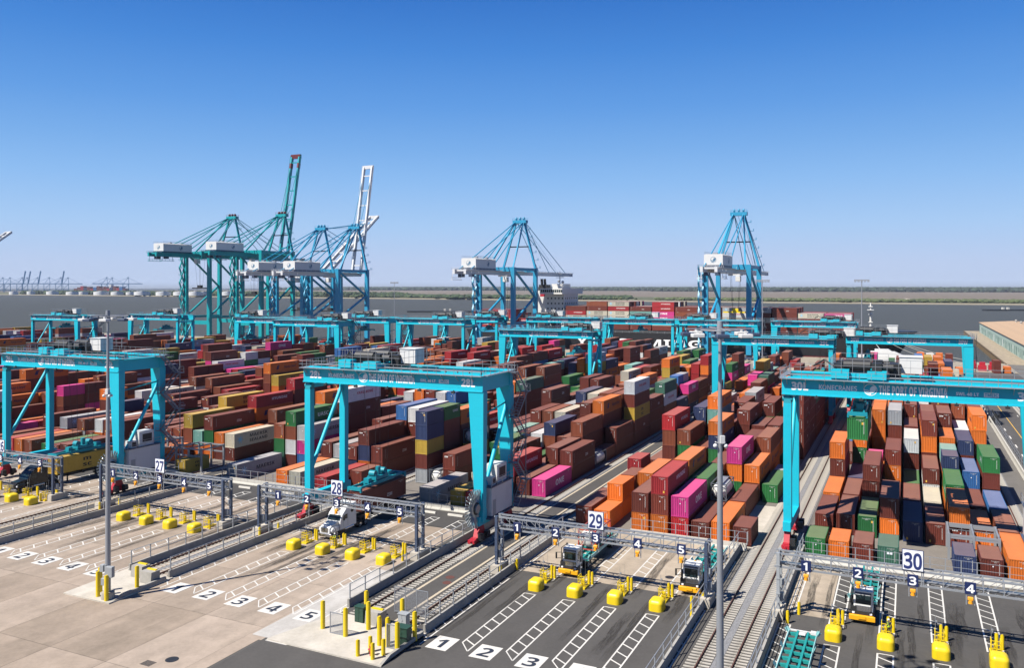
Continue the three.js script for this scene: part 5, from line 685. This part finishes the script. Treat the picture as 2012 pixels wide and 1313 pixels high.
// ---------- workers beside two booths ----------
const vestM = mat(.55, .75, .03, .8), skinM = mat(.35, .2, .14, .6), clothM = mat(.02, .024, .035, .85);
function worker(v, u, h0, label, yaw) {
  const t = thing('person', label, 'person', [v, h0, -u]); t.rotation.y = yaw;
  const J = { hipL: [-.1, .93, 0], hipR: [.1, .93, 0], kneeL: [-.12, .5, .05], kneeR: [.13, .5, .12], ankL: [-.12, .09, -.03], ankR: [.14, .09, .05], toeL: [-.14, .05, .16], toeR: [.16, .05, .24], pel: [0, .98, 0], chest: [0, 1.28, .01], neck: [0, 1.5, .01], shL: [-.19, 1.44, 0], shR: [.19, 1.44, 0], elL: [-.27, 1.16, .05], elR: [.29, 1.2, .1], wrL: [-.22, .98, .24], wrR: [.2, 1.12, .33], hdL: [-.2, .95, .32], hdR: [.15, 1.13, .42] };
  const B = [['hipL', 'kneeL', .092, .065], ['hipR', 'kneeR', .092, .065], ['kneeL', 'ankL', .065, .045], ['kneeR', 'ankR', .065, .045], ['ankL', 'toeL', .05, .04], ['ankR', 'toeR', .05, .04], ['pel', 'chest', .15, .165], ['hipL', 'hipR', .11, .11], ['chest', 'neck', .15, .06], ['shL', 'shR', .075, .075], ['shL', 'elL', .06, .048], ['shR', 'elR', .06, .048], ['elL', 'wrL', .046, .034], ['elR', 'wrR', .046, .034], ['wrL', 'hdL', .038, .032], ['wrR', 'hdR', .038, .032]].map(([a, b, r, s]) => [new THREE.Vector3(...J[a]), new THREE.Vector3(...J[b]), r, s]);
  const N = 72, S = 1.0, mc = new MarchingCubes(N, clothM, false, false, 60000); mc.isolation = 0; const q = new THREE.Vector3(), ab = new THREE.Vector3(), ap = new THREE.Vector3();
  const sdf = (p) => { let d = 1e3; for (const [a, b, r0, r1] of B) { ab.subVectors(b, a); ap.subVectors(p, a); const k = Math.max(0, Math.min(1, ap.dot(ab) / ab.lengthSq())), e = ap.addScaledVector(ab, -k).length() - (r0 + (r1 - r0) * k), h = Math.max(0, .04 - Math.abs(d - e)) / .04; d = Math.min(d, e) - h * h * .01; } return d; };
  for (let k = 0; k < N; k++) for (let j = 0; j < N; j++) for (let i = 0; i < N; i++) { q.set((i - N / 2) / (N / 2) * S, (j - N / 2) / (N / 2) * S + .85, (k - N / 2) / (N / 2) * S); mc.field[i + j * N + k * N * N] = -sdf(q); }
  mc.update(); const n = mc.count, g = new THREE.BufferGeometry(); g.setAttribute('position', new THREE.Float32BufferAttribute(mc.positionArray.slice(0, n * 3), 3)); g.setAttribute('normal', new THREE.Float32BufferAttribute(mc.normalArray.slice(0, n * 3), 3)); g.scale(S, S, S); g.translate(0, .85, 0); mesh('body', g, clothM, t);
  const hd = new MB(); hd.add(new THREE.SphereGeometry(.1, 16, 12).scale(.85, 1.2, 1).translate(0, 1.66, .02)); hd.tube(new THREE.Vector3(0, 1.48, 0), new THREE.Vector3(0, 1.58, .01), .055, .05, 10); hd.add(new THREE.ConeGeometry(.02, .05, 6).rotateX(1.2).translate(0, 1.65, .125)); hd.build('head', skinM, t);
  const hm = new MB(); hm.add(new THREE.SphereGeometry(.125, 16, 10, 0, Math.PI * 2, 0, Math.PI / 2).scale(.95, .95, 1.1).translate(0, 1.69, .01)); hm.add(new THREE.CylinderGeometry(.14, .14, .015, 16).scale(.95, 1, 1.15).translate(0, 1.69, .03)); hm.build('hard_hat', M.white, t);
  const ve = new MB(), ring = (y0, y1, rx, rz) => ve.add(new THREE.CylinderGeometry(1, 1, y1 - y0, 20, 1, true).scale(rx, 1, rz).translate(0, (y0 + y1) / 2, .01)); ring(1.0, 1.08, .2, .18); for (const s of [-1, 1]) { ve.bar(new THREE.Vector3(s * .14, 1.08, .17), new THREE.Vector3(s * .1, 1.47, .1), .07, .02); ve.bar(new THREE.Vector3(s * .15, 1.08, -.16), new THREE.Vector3(-s * .1, 1.47, -.1), .07, .02); } ve.build('safety_vest', vestM, t);
}
worker(LC(28) - .5 * LP + .1, 92.6, .25, 'worker in dark clothes and a lime safety vest beside the white truck', .3);
worker(LC(30) - .5 * LP + .2, 92.4, .25, 'worker in dark clothes and a lime safety vest at the booth under sign thirty', 2.7);
// ---------- ship at the quay ----------
{
  const S = thing('container_ship', 'black container ship with white lettering on its hull moored at the quay', 'ship');
  const hull = (h0, h1, bow, stern, m, name, w0 = 0, w1 = 0) => { const z0 = -449, z1 = -484, mid = -466.5, f = (t) => Math.sqrt(Math.max(0, 1 - t * t)); const ring = (xb, xs, y) => { const a = []; for (let i = 0; i <= 16; i++) { const t = i / 16; a.push(new THREE.Vector3(xb - 34 + 34 * Math.sin(t * Math.PI / 2), y, z0 + (mid - z0) * (1 - Math.cos(t * Math.PI / 2)))); } for (let i = 15; i >= 0; i--) a.push(new THREE.Vector3(a[i].x, y, mid * 2 - a[i].z)); a.push(new THREE.Vector3(xs, y, z1), new THREE.Vector3(xs, y, z0)); return a; }; const A = ring(bow[0], stern[0], h0), B = ring(bow[1], stern[1], h1), b = new MB(); for (let i = 0; i < A.length; i++) { const j = (i + 1) % A.length; b.quad(A[i], A[j], B[j], B[i]); } const k = b.p.length / 3; for (const q of B) { b.p.push(q.x, q.y, q.z); b.n.push(0, 1, 0); b.t.push(q.x, q.z); } const tri = THREE.ShapeUtils.triangulateShape(B.map((q) => new THREE.Vector2(q.x, -q.z)), []); for (const [x, y, z] of tri) b.i.push(k + x, k + y, k + z); return b.build(name, m, S); };
  hull(-3.4, .2, [-7, -4.5], [-236, -238], mat(.15, .016, .016, .5, { map: paint }), 'lower_hull'); hull(.2, 9.6, [-4.4, 2], [-238, -242], mat(.012, .012, .014, .45, { map: paint }), 'hull'); hull(9.6, 13, [1, 5], [-20, -21], mat(.012, .012, .014, .45), 'forecastle');
  const T = textTex('YANG   MING', 1024, 96, { stretch: 2, size: 1.05 }); decal('hull_lettering', inkMat(T, .82, .82, .82), 74, 5.2, -135, 4.6, -448.93, '+z', S);
  const d = new MB(); d.b2(-230, -30, 9.6, 11.2, -451, -482); for (let x = -228; x < -30; x += 13.6) d.b2(x, x + .7, 11.2, 17, -450.5, -482.5); d.build('hatch_coaming', M.dark, S);
  const ws = mat(.68, .67, .64, .5, { map: paint }), br = new MB(); br.b2(-193, -181, 9.6, 31, -455, -478); br.b2(-194, -180, 31, 34.4, -449.5, -483.5); br.b2(-203, -193, 9.6, 20, -458, -475); br.b2(-205, -196, 9.6, 15.5, -452, -481); br.b2(-201, -195, 20, 33, -463, -470); br.b2(-191, -184, 34.4, 37, -460, -473); br.build('superstructure', ws, S);
  const wn = new MB(); for (let k = 0; k < 6; k++) for (let x = -191.5; x < -182; x += 2.3) wn.b2(x, x + .8, 13 + k * 3, 14 + k * 3, -454.98, -454.9); for (let x = -193.4; x < -180.6; x += 1.25) wn.b2(x, x + .95, 32.1, 33.6, -449.48, -449.4); for (let k = 0; k < 6; k++) for (let z = -457; z > -476; z -= 3) wn.b2(-181, -180.92, 13 + k * 3, 14 + k * 3, z, z - 1); stuff(wn.build('window', M.glass, S));
  const fu = new MB(); fu.b2(-200.6, -195.4, 33, 36.5, -463.5, -469.5); for (const x of [-199.5, -197.5]) fu.tube(new THREE.Vector3(x, 36, -466), new THREE.Vector3(x - .4, 40, -466), .8, .8, 12); fu.build('funnel', M.dark, S); const fb = new MB(); fb.box(-198, 30.8, -462.95, 3.2, 2.6, .1); fb.build('funnel_mark', M.red, S);
  const ms = new MB(); ms.tube(new THREE.Vector3(-188, 37, -466), new THREE.Vector3(-188, 44.5, -466), .35, .2, 8); ms.b2(-190.4, -185.6, 40.6, 40.9, -466.3, -465.7); ms.b2(-189.6, -186.4, 42.6, 42.9, -466.2, -465.8); ms.add(new THREE.SphereGeometry(.9, 12, 8).translate(-185, 38, -463)); ms.add(new THREE.SphereGeometry(.7, 12, 8).translate(-190.5, 38.6, -470)); ms.build('mast', M.galv, S);
  const fm = new MB(); fm.tube(new THREE.Vector3(-17, 13, -466), new THREE.Vector3(-17, 27, -466), .7, .35, 10); for (const y of [17, 21, 25]) fm.b2(-18, -16, y, y + .35, -467, -465); fm.b2(-18.6, -15.4, 23.4, 23.6, -469, -463); fm.build('fore_mast', ws, S);
  const rl = new MB(); fenceLine(rl, new THREE.Vector3(-236, 9.6, -449.6), new THREE.Vector3(-36, 9.6, -449.6), 1.2, 4, .1); rl.build('deck_rail', M.grey, S);
  // deck cargo: long sides towards the quay
  const tops = 'rMwMMMRrMPMMwMrMMMwPM', rows = ['MMw', 'wRM', 'RMr', 'MwM', 'Mtw', 'tMM', 'MrMR', 'PMRR', 'MMM', 'PMM', 'MMM', 'wwW', 'wWW', 'MMM', 'MrM', 'Mw', 'rP'];
  const put = (x, z, y, ch) => farList.push([x, y, z, L40, 2.591, ch, true, true]);
  rows.forEach((st, i) => { const x = -174 + i * 8.95 * 1.0; if (x > -30) return; });
  let n = 0; for (let x = -172; x < -24; x += 12.75) { const hgt = [5, 6, 6, 5, 6, 5, 5, 5, 5, 5, 4, 4][n] ?? 4; for (let r = 0; r < 12; r++) for (let t = 0; t < hgt - (r % 5 === 4 ? 1 : 0); t++) { const st = rows[(n * 1 + (r ? 3 + r : 0)) % rows.length]; put(x, -451.6 - r * 2.5, 11.3 + t * 2.6, r === 0 ? ['MMwRM', 'MMwwMr', 'MrwwRw', 'MMwtM', 'MwPPRR', 'MMMrM', 'rMMMM', 'rMwWs', 'MMwMs', 'MrMMM', 'rMMw', 'MMrP'][n]?.[t] ?? 'M' : st[t % st.length]); } n++; }
  for (const x of [-232, -219.2]) for (let r = 0; r < 12; r++) for (let t = 0; t < 4 - (r > 8 ? 1 : 0); t++) put(x, -451.6 - r * 2.5, 11.3 + t * 2.6, ['MwRR', 'RMBM', 'MMrB'][(r + (x < -225 ? 1 : 0)) % 3][t % 4]);
  for (const x of [-206.4]) for (let r = 0; r < 3; r++) for (let t = 0; t < 2; t++) put(x, -451.6 - r * 2.5, 11.3 + t * 2.6, 'MR'[t]);
  { const l = new MB(); for (const [a, b] of [[[-3, 8, -452], [34, 1, -420]], [[-5, 8.5, -450], [26, 1, -416]], [[-8, 8, -449.4], [12, 1, -440]]]) { const A = new THREE.Vector3(...a), Bq = new THREE.Vector3(...b), pts = []; for (let i = 0; i <= 10; i++) { const t = i / 10; pts.push(A.clone().lerp(Bq, t).setY(a[1] + (b[1] - a[1]) * t - Math.sin(t * Math.PI) * 1.0)); } l.chain(pts, .09); } l.build('mooring_line', M.barrier, S); }
}
pourFar();
// ---------- right-hand pier with its warehouse ----------
{
  const p = new MB(); p.b2(40.8, 170, -5, 0, -440, -760); struct(p.build('pier', M.tan)); const f = new MB(); for (let u = 446; u < 760; u += 7) f.b2(40.3, 40.8, -4, -.3, -u - .5, -u + .5); f.b2(40.4, 40.9, -.2, .25, -440, -760); struct(f.build('pier_fender', mat(.13, .09, .05, .9)));
  const w = thing('warehouse', 'long pale green warehouse with a tan roof on the pier at the right edge', 'building', [50.5, 0, 0]); const gm = mat(.40, .53, .46, .7, { map: grime });
  const b = new MB(); b.b2(0, 44, 0, 7.4, -430, -742); b.build('wall', gm, w); const r = new MB(); r.prism([[-.5, 7.4], [44.5, 7.4], [44.5, 7.7], [22, 9.1], [-.5, 7.7]], -429.5, -742.5, 'z'); r.build('roof', mat(.46, .32, .20, .85, { map: dusty }), w);
  for (let i = 0; i < 40; i++) { const u = 436 + i * 7.7, d = new MB(), tall = i % 3 !== 1; d.b2(-.06, .05, tall ? .3 : 2.5, tall ? 4.6 : 4.6, -u, -u - (i % 4 ? 1.5 : 2.6)); d.build(tall ? 'door' : 'window', i % 7 === 3 ? M.white : mat(.05, .13, .11, .5), w); }
  for (let i = 0; i < 9; i++) { const v = new MB(), u = 470 + i * 31; v.tube(new THREE.Vector3(22, 8.9, -u), new THREE.Vector3(22, 10.1, -u), .7, .7, 10); v.tube(new THREE.Vector3(22, 10.1, -u), new THREE.Vector3(22, 10.9, -u), 1.1, .5, 10); v.build('roof_vent', M.barrier, w); }
  const w2 = thing('warehouse', 'second warehouse roof behind the first at the far right', 'building', [108, 0, 0]); const b2 = new MB(); b2.b2(0, 40, 0, 7, -500, -748); b2.build('wall', gm, w2); const r2 = new MB(); r2.prism([[-.5, 7], [40.5, 7], [20, 8.6]], -499.5, -748.5, 'z'); r2.build('roof', mat(.56, .40, .25, .85, { map: dusty }), w2);
  const tg = thing('tugboat', 'dark tugboat moored behind the warehouse at the right', 'boat', [92, -3.2, -780]); const h = new MB(); h.prism([[-16, 0], [16, 0], [18, 3.4], [-17, 2.8]], -5, 5, 'z'); h.build('hull', M.dark, tg); const cb = new MB(); cb.b2(-6, 6, 3, 6.5, -3.5, 3.5); cb.b2(-3, 5, 6.5, 9.4, -3, 3); cb.build('wheelhouse', M.slate, tg); const m = new MB(); m.tube(new THREE.Vector3(0, 9, 0), new THREE.Vector3(0, 22, 0), .45, .3, 8); m.b2(-2.4, 2.4, 16, 16.4, -.2, .2); m.build('mast', M.dark, tg);
}
// clutter on the quay apron at the right
{
  const mc = (ch, v, u, y, turn, label) => { const c = ch === 'T' ? makeTank() : makeContainer(ch, turn < 0 ? L40 : L20, 2.591, false); c.name = numbered('shipping_container'); c.position.set(v, y, -u); c.rotation.y = Math.abs(turn); scene.add(c); tag(c, label, 'container', 'containers on the quay apron'); };
  const cols = ['b', 'M', 'R', 'G', 'W', 'M', 'O', 'O', 's', 'M', 'R', 'b', 'G', 'w', 'M', 'O']; const PILE = ['left of the yacht stern', 'by the yacht cradle', 'behind the trolley', 'one of the middle row', 'two of the middle row', 'three of the middle row', 'four of the middle row', 'at the right end', 'below the black bow', 'left of the black bow', 'under the ship side', 'farthest left', 'nearest, left', 'nearest, right', 'beside the pier', 'rightmost'];
  let i = 0;
  for (const [v, u, n] of [[-6, 388, 2], [-2, 390, 1], [1.5, 386, 2], [5, 392, 3], [8.5, 388, 3], [12, 391, 3], [15.5, 389, 3], [19, 386, 1], [-10, 376, 1], [-14, 380, 2], [-19, 378, 2], [-24, 382, 1], [10, 378, 1], [17, 376, 1], [33, 396, 2], [37, 398, 1]]) for (let t = 0; t < n; t++) { const ch = n === 3 ? ['M', 'W', 'R', 'O', 'O', 'M', 'G', 'w', 'O'][(i * 2 + t) % 9] : cols[(i + t * 3) % 16]; farList; mc(ch, v, u, t * 2.6, .02 * (i % 5), `${WORD[ch]} container, ${['lowest', 'second', 'third'][t]} in pile ${PILE[i]} on the quay apron`); if (t === n - 1) i++; }
  const y = thing('motor_yacht', 'white yacht on the quay in front of the ship bow', 'boat', [-8, 3.0, -402]); const h = new MB(); h.prism([[-13, 0], [10, 0], [15, 2.4], [-13, 2.2]], -2.4, 2.4, 'z'); h.build('hull', M.white, y); const c = new MB(); c.prism([[-8, 2.2], [7, 2.2], [3, 4.0], [-7, 4.0]], -1.9, 1.9, 'z'); c.prism([[-5, 4], [2, 4], [.5, 5], [-5, 5]], -1.5, 1.5, 'z'); c.tube(new THREE.Vector3(-3, 5, 0), new THREE.Vector3(-4.4, 7, 0), .2, .1, 6); c.build('cabin', M.white, y); const cr = new MB(); cr.b2(-9, -8, -3, .1, -1.5, 1.5); cr.b2(5, 6, -3, .1, -1.5, 1.5); cr.build('cradle', M.slate, y);
  const tp = new MB(); for (const [v, u] of [[27, 402], [31, 405], [24, 411]]) { tp.b2(v, v + 3, 0, 2.2, -u, -u - 4); tp.b2(v + .4, v + 2.6, 2.2, 3.6, -u - 1, -u - 3); } tag(tp.build('dock_equipment', M.red), 'red dock machinery parked beside the pier', 'machinery');
}
// ---------- far shore ----------
{
  const shoreU = (v) => 1985 + (v < -100 ? (-100 - v) * .13 : 0) * 1;   // nearer at the right, farther at the left
  const land = new MB(), sand = new MB(), brown = new MB(); const N = 60; let s9 = 77; const r9 = () => { s9 = (s9 * 1664525 + 1013904223) >>> 0; return s9 / 4294967296; }; const jag = []; for (let i = 0; i <= N; i++) jag.push((r9() - .5) * 60);
  for (let i = 0; i < N; i++) { const a = -5200 + i * 130, b = a + 130, ua = shoreU(a) + jag[i], ub = shoreU(b) + jag[i + 1]; sand.quad(V(a, -3.1, ua - 6), V(b, -3.1, ub - 6), V(b, .2, ub + (a < -700 ? 1 : 12)), V(a, .2, ua + (a < -700 ? 1 : 12))); land.quad(V(a, .2, ua + (a < -700 ? 1 : 12)), V(b, .2, ub + (a < -700 ? 1 : 12)), V(b, 3, ub + 420), V(a, 3, ua + 420)); brown.quad(V(a, 3, ua + 420), V(b, 3, ub + 420), V(b, 4, 12000), V(a, 4, 12000)); }
  struct(sand.build('beach', mat(.2, .175, .125, .95))); struct(land.build('grassland', mat(.085, .095, .038, .95, { map: stainMap }))); struct(brown.build('flat_land', mat(.16, .13, .095, .95, { map: stainMap })));
  // scrub and woods: thousands of leaf clumps joined into masses
  const clump = new THREE.IcosahedronGeometry(1, 1); { const p = clump.attributes.position; for (let i = 0; i < p.count; i++) { const k = .72 + .5 * Math.abs(Math.sin(p.getX(i) * 7.1 + p.getY(i) * 5.3 + p.getZ(i) * 9.7)); p.setXYZ(i, p.getX(i) * k, p.getY(i) * k, p.getZ(i) * k); } clump.computeVertexNormals(); }
  const wood = (name, label, list, m) => { const im = new THREE.InstancedMesh(clump, m, list.length), q = new THREE.Matrix4(), c = new THREE.Color(); list.forEach((e, i) => { im.setMatrixAt(i, q.makeRotationY(r9() * 6).setPosition(e[0], e[1], -e[2]).multiply(new THREE.Matrix4().makeScale(e[3], e[4], e[3]))); const f = .6 + r9() * .7; im.setColorAt(i, c.setRGB(f, f * (.95 + r9() * .1), f)); }); im.name = numbered(name); shade(im); scene.add(im); tag(im, label, 'woodland'); stuff(im); };
  let L = []; for (let i = 0; i < 9000; i++) { const v = -5000 + r9() * 7200, u = 5200 + r9() * 1900 + (v < -1500 ? 500 : 0), h = 9 + r9() * 9; L.push([v, 4 + h * .5, u, 10 + r9() * 14, h]); } wood('woodland', 'dark line of woods along the horizon across the water', L, mat(.030, .045, .028, .95));
  L = []; for (let i = 0; i < 3800; i++) { const v = -3600 + r9() * 2900, u = shoreU(v) + 15 + r9() * 230, h = (4 + r9() * 6) * (v > -1500 ? .6 : 1); L.push([v, 2 + h * .5, u, 4 + r9() * 8, h]); } wood('shore_woods', 'green trees along the far left shore in front of the white tanks', L, mat(.035, .058, .022, .95));
  L = []; for (let i = 0; i < 5200; i++) { const v = -2300 + r9() * 3300; if (Math.sin(v * .013) + Math.sin(v * .0047 + 2) + r9() * 1.4 < -.3) continue; const h = 1.2 + r9() * 3.2; L.push([v, 1.5 + h * .5, shoreU(v) + 30 + r9() * 120, 3 + r9() * 7, h]); } wood('scrub', 'low green scrub along the far shore', L, mat(.075, .095, .035, .95));
  { const p = new MB(); for (const [v, u] of [[30, 2010], [-350, 2040], [-760, 2090]]) p.quad(V(v, 1.6, u), V(v + 9, 1.6, u), V(v - 30, 3.6, u + 420), V(v - 40, 3.6, u + 420)); struct(p.build('dirt_track', mat(.5, .45, .36, .95))); const s = new MB(); for (let i = 0; i < 14; i++) s.add(new THREE.ConeGeometry(30 + r9() * 30, 9 + r9() * 7, 9).translate(330 + i * 24, 6, -2520 - r9() * 60)); struct(s.build('sand_heap', mat(.66, .60, .48, .95))); }
  // white storage tanks on the left shore
  let k = 0; for (const [px, D, r, h] of [[28, 3300, 16, 11], [62, 3350, 15, 12], [104, 3300, 22, 12], [143, 3200, 22, 11], [164, 3250, 18, 11], [200, 3150, 27, 12], [231, 3150, 22, 11], [257, 3200, 16, 10], [280, 3100, 28, 12], [322, 3000, 26, 12], [355, 3000, 24, 12], [385, 3000, 26, 12], [400, 3050, 24, 11], [448, 3000, 24, 12], [478, 3050, 22, 10]]) {
    const X = (px - 1006) / FOC * D, v = X * CY - D * SY, u = X * SY + D * CY, t = thing('storage_tank', `white storage tank on the far shore, ${['leftmost', 'second', 'third', 'fourth', 'fifth', 'sixth', 'seventh', 'eighth', 'ninth', 'tenth', 'eleventh', 'twelfth', 'thirteenth', 'fourteenth', 'fifteenth'][k++]} from the left`, 'storage tank', [v, 3, -u], 'white tanks on the far shore'); const b = new MB(); b.tube(new THREE.Vector3(0, 0, 0), new THREE.Vector3(0, h, 0), r, r, 28, false); b.build('shell', M.white, t); const c = new MB(); c.tube(new THREE.Vector3(0, h, 0), new THREE.Vector3(0, h + r * .12, 0), r, .01, 28, false); c.build('roof', M.signWhite, t);
  }
  // distant terminal: cranes and a laden ship
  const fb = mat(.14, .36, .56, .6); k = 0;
  for (const [px, up, D] of [[2, 0, 4700], [16, 0, 4700], [40, 1, 4600], [50, 1, 4650], [70, 1, 4600], [93, 0, 4600], [116, 1, 4600], [130, 0, 4700], [206, 0, 4600], [217, 0, 4700], [248, 0, 4600]]) {
    const X = (px - 1006) / FOC * D, v = X * CY - D * SY, u = X * SY + D * CY, t = thing('distant_quay_crane', `hazy blue quay crane at the distant terminal, ${NTH[k] ?? ''} from the left${up ? ', boom raised' : ''}`.replace(',  from', ','), 'quay crane', [v, 0, -u], 'quay cranes of the distant terminal'); t.rotation.y = YAW + .5; k++;
    const P = (x, y) => new THREE.Vector3(x, y, 0), b = new MB(); for (const x of [-14, 14]) for (const z of [-12, 12]) b.bar(new THREE.Vector3(x, 0, z), new THREE.Vector3(x, 52, z), 2.6); for (const y of [15, 48]) b.b2(-14, 14, y, y + 3, -1.5, 1.5); b.bar(P(-14, 16), P(14, 48), 2); b.build('portal', fb, t); const g = new MB(); g.b2(-60, 16, 48, 52, -4, 4); if (up) g.bar(P(16, 52), P(27, 120), 7, 5); else g.b2(16, 84, 48, 52, -4, 4); g.build('boom', fb, t); const a = new MB(); a.bar(P(-10, 52), P(12, 84), 2); a.bar(P(16, 52), P(12, 84), 2.4); a.bar(P(12, 84), P(-56, 52), 1.2); if (!up) a.bar(P(12, 84), P(70, 52), 1.2); a.b2(8, 16, 82, 86, -3, 3); a.build('a_frame', fb, t);
  }
  { const D = 4400, at = (px) => { const X = (px - 1006) / FOC * D; return [X * CY - D * SY, X * SY + D * CY]; }; const [v, u] = at(200), t = thing('distant_ship', 'distant container ship stacked with red and blue boxes at the far left', 'ship', [v, -3, -u]); t.rotation.y = YAW; const h = new MB(); h.b2(-140, 140, 0, 15, -20, 20); h.build('hull', M.slate, t); const cm = ['M', 'M', 'R', 'B', 'M', 'R', 'b', 'M']; for (let i = 0; i < 16; i++) { const c = new MB(); const w = 15.5, hh = 12 + (i * 7 % 5) * 3.2; c.b2(-135 + i * 17, -135 + i * 17 + w, 15, 15 + hh, -18, 18); c.build('cargo_bay', CMAT[cm[i % 8]][1], t); } const b = new MB(); b.b2(48, 58, 15, 48, -15, 15); b.build('bridge', M.white, t); }
  for (const [px, D, len, l] of [[1975, 1330, 34, 'low dark barge on the water at the far right'], [880, 1250, 60, 'low dark barge on the water left of the ship']]) { const X = (px - 1006) / FOC * D, v = X * CY - D * SY, u = X * SY + D * CY, t = thing('barge', l, 'boat', [v, -3.2, -u]); t.rotation.y = YAW; const h = new MB(); h.b2(-len, len, 0, 2.2, -7, 7); h.build('hull', M.dark, t); const c = new MB(); for (const x of [-6, 2]) c.b2(x, x + 3, 2.2, 5.5, -2, 2); c.build('cabin', M.barrier, t); }
}
renderer.render(scene, camera);
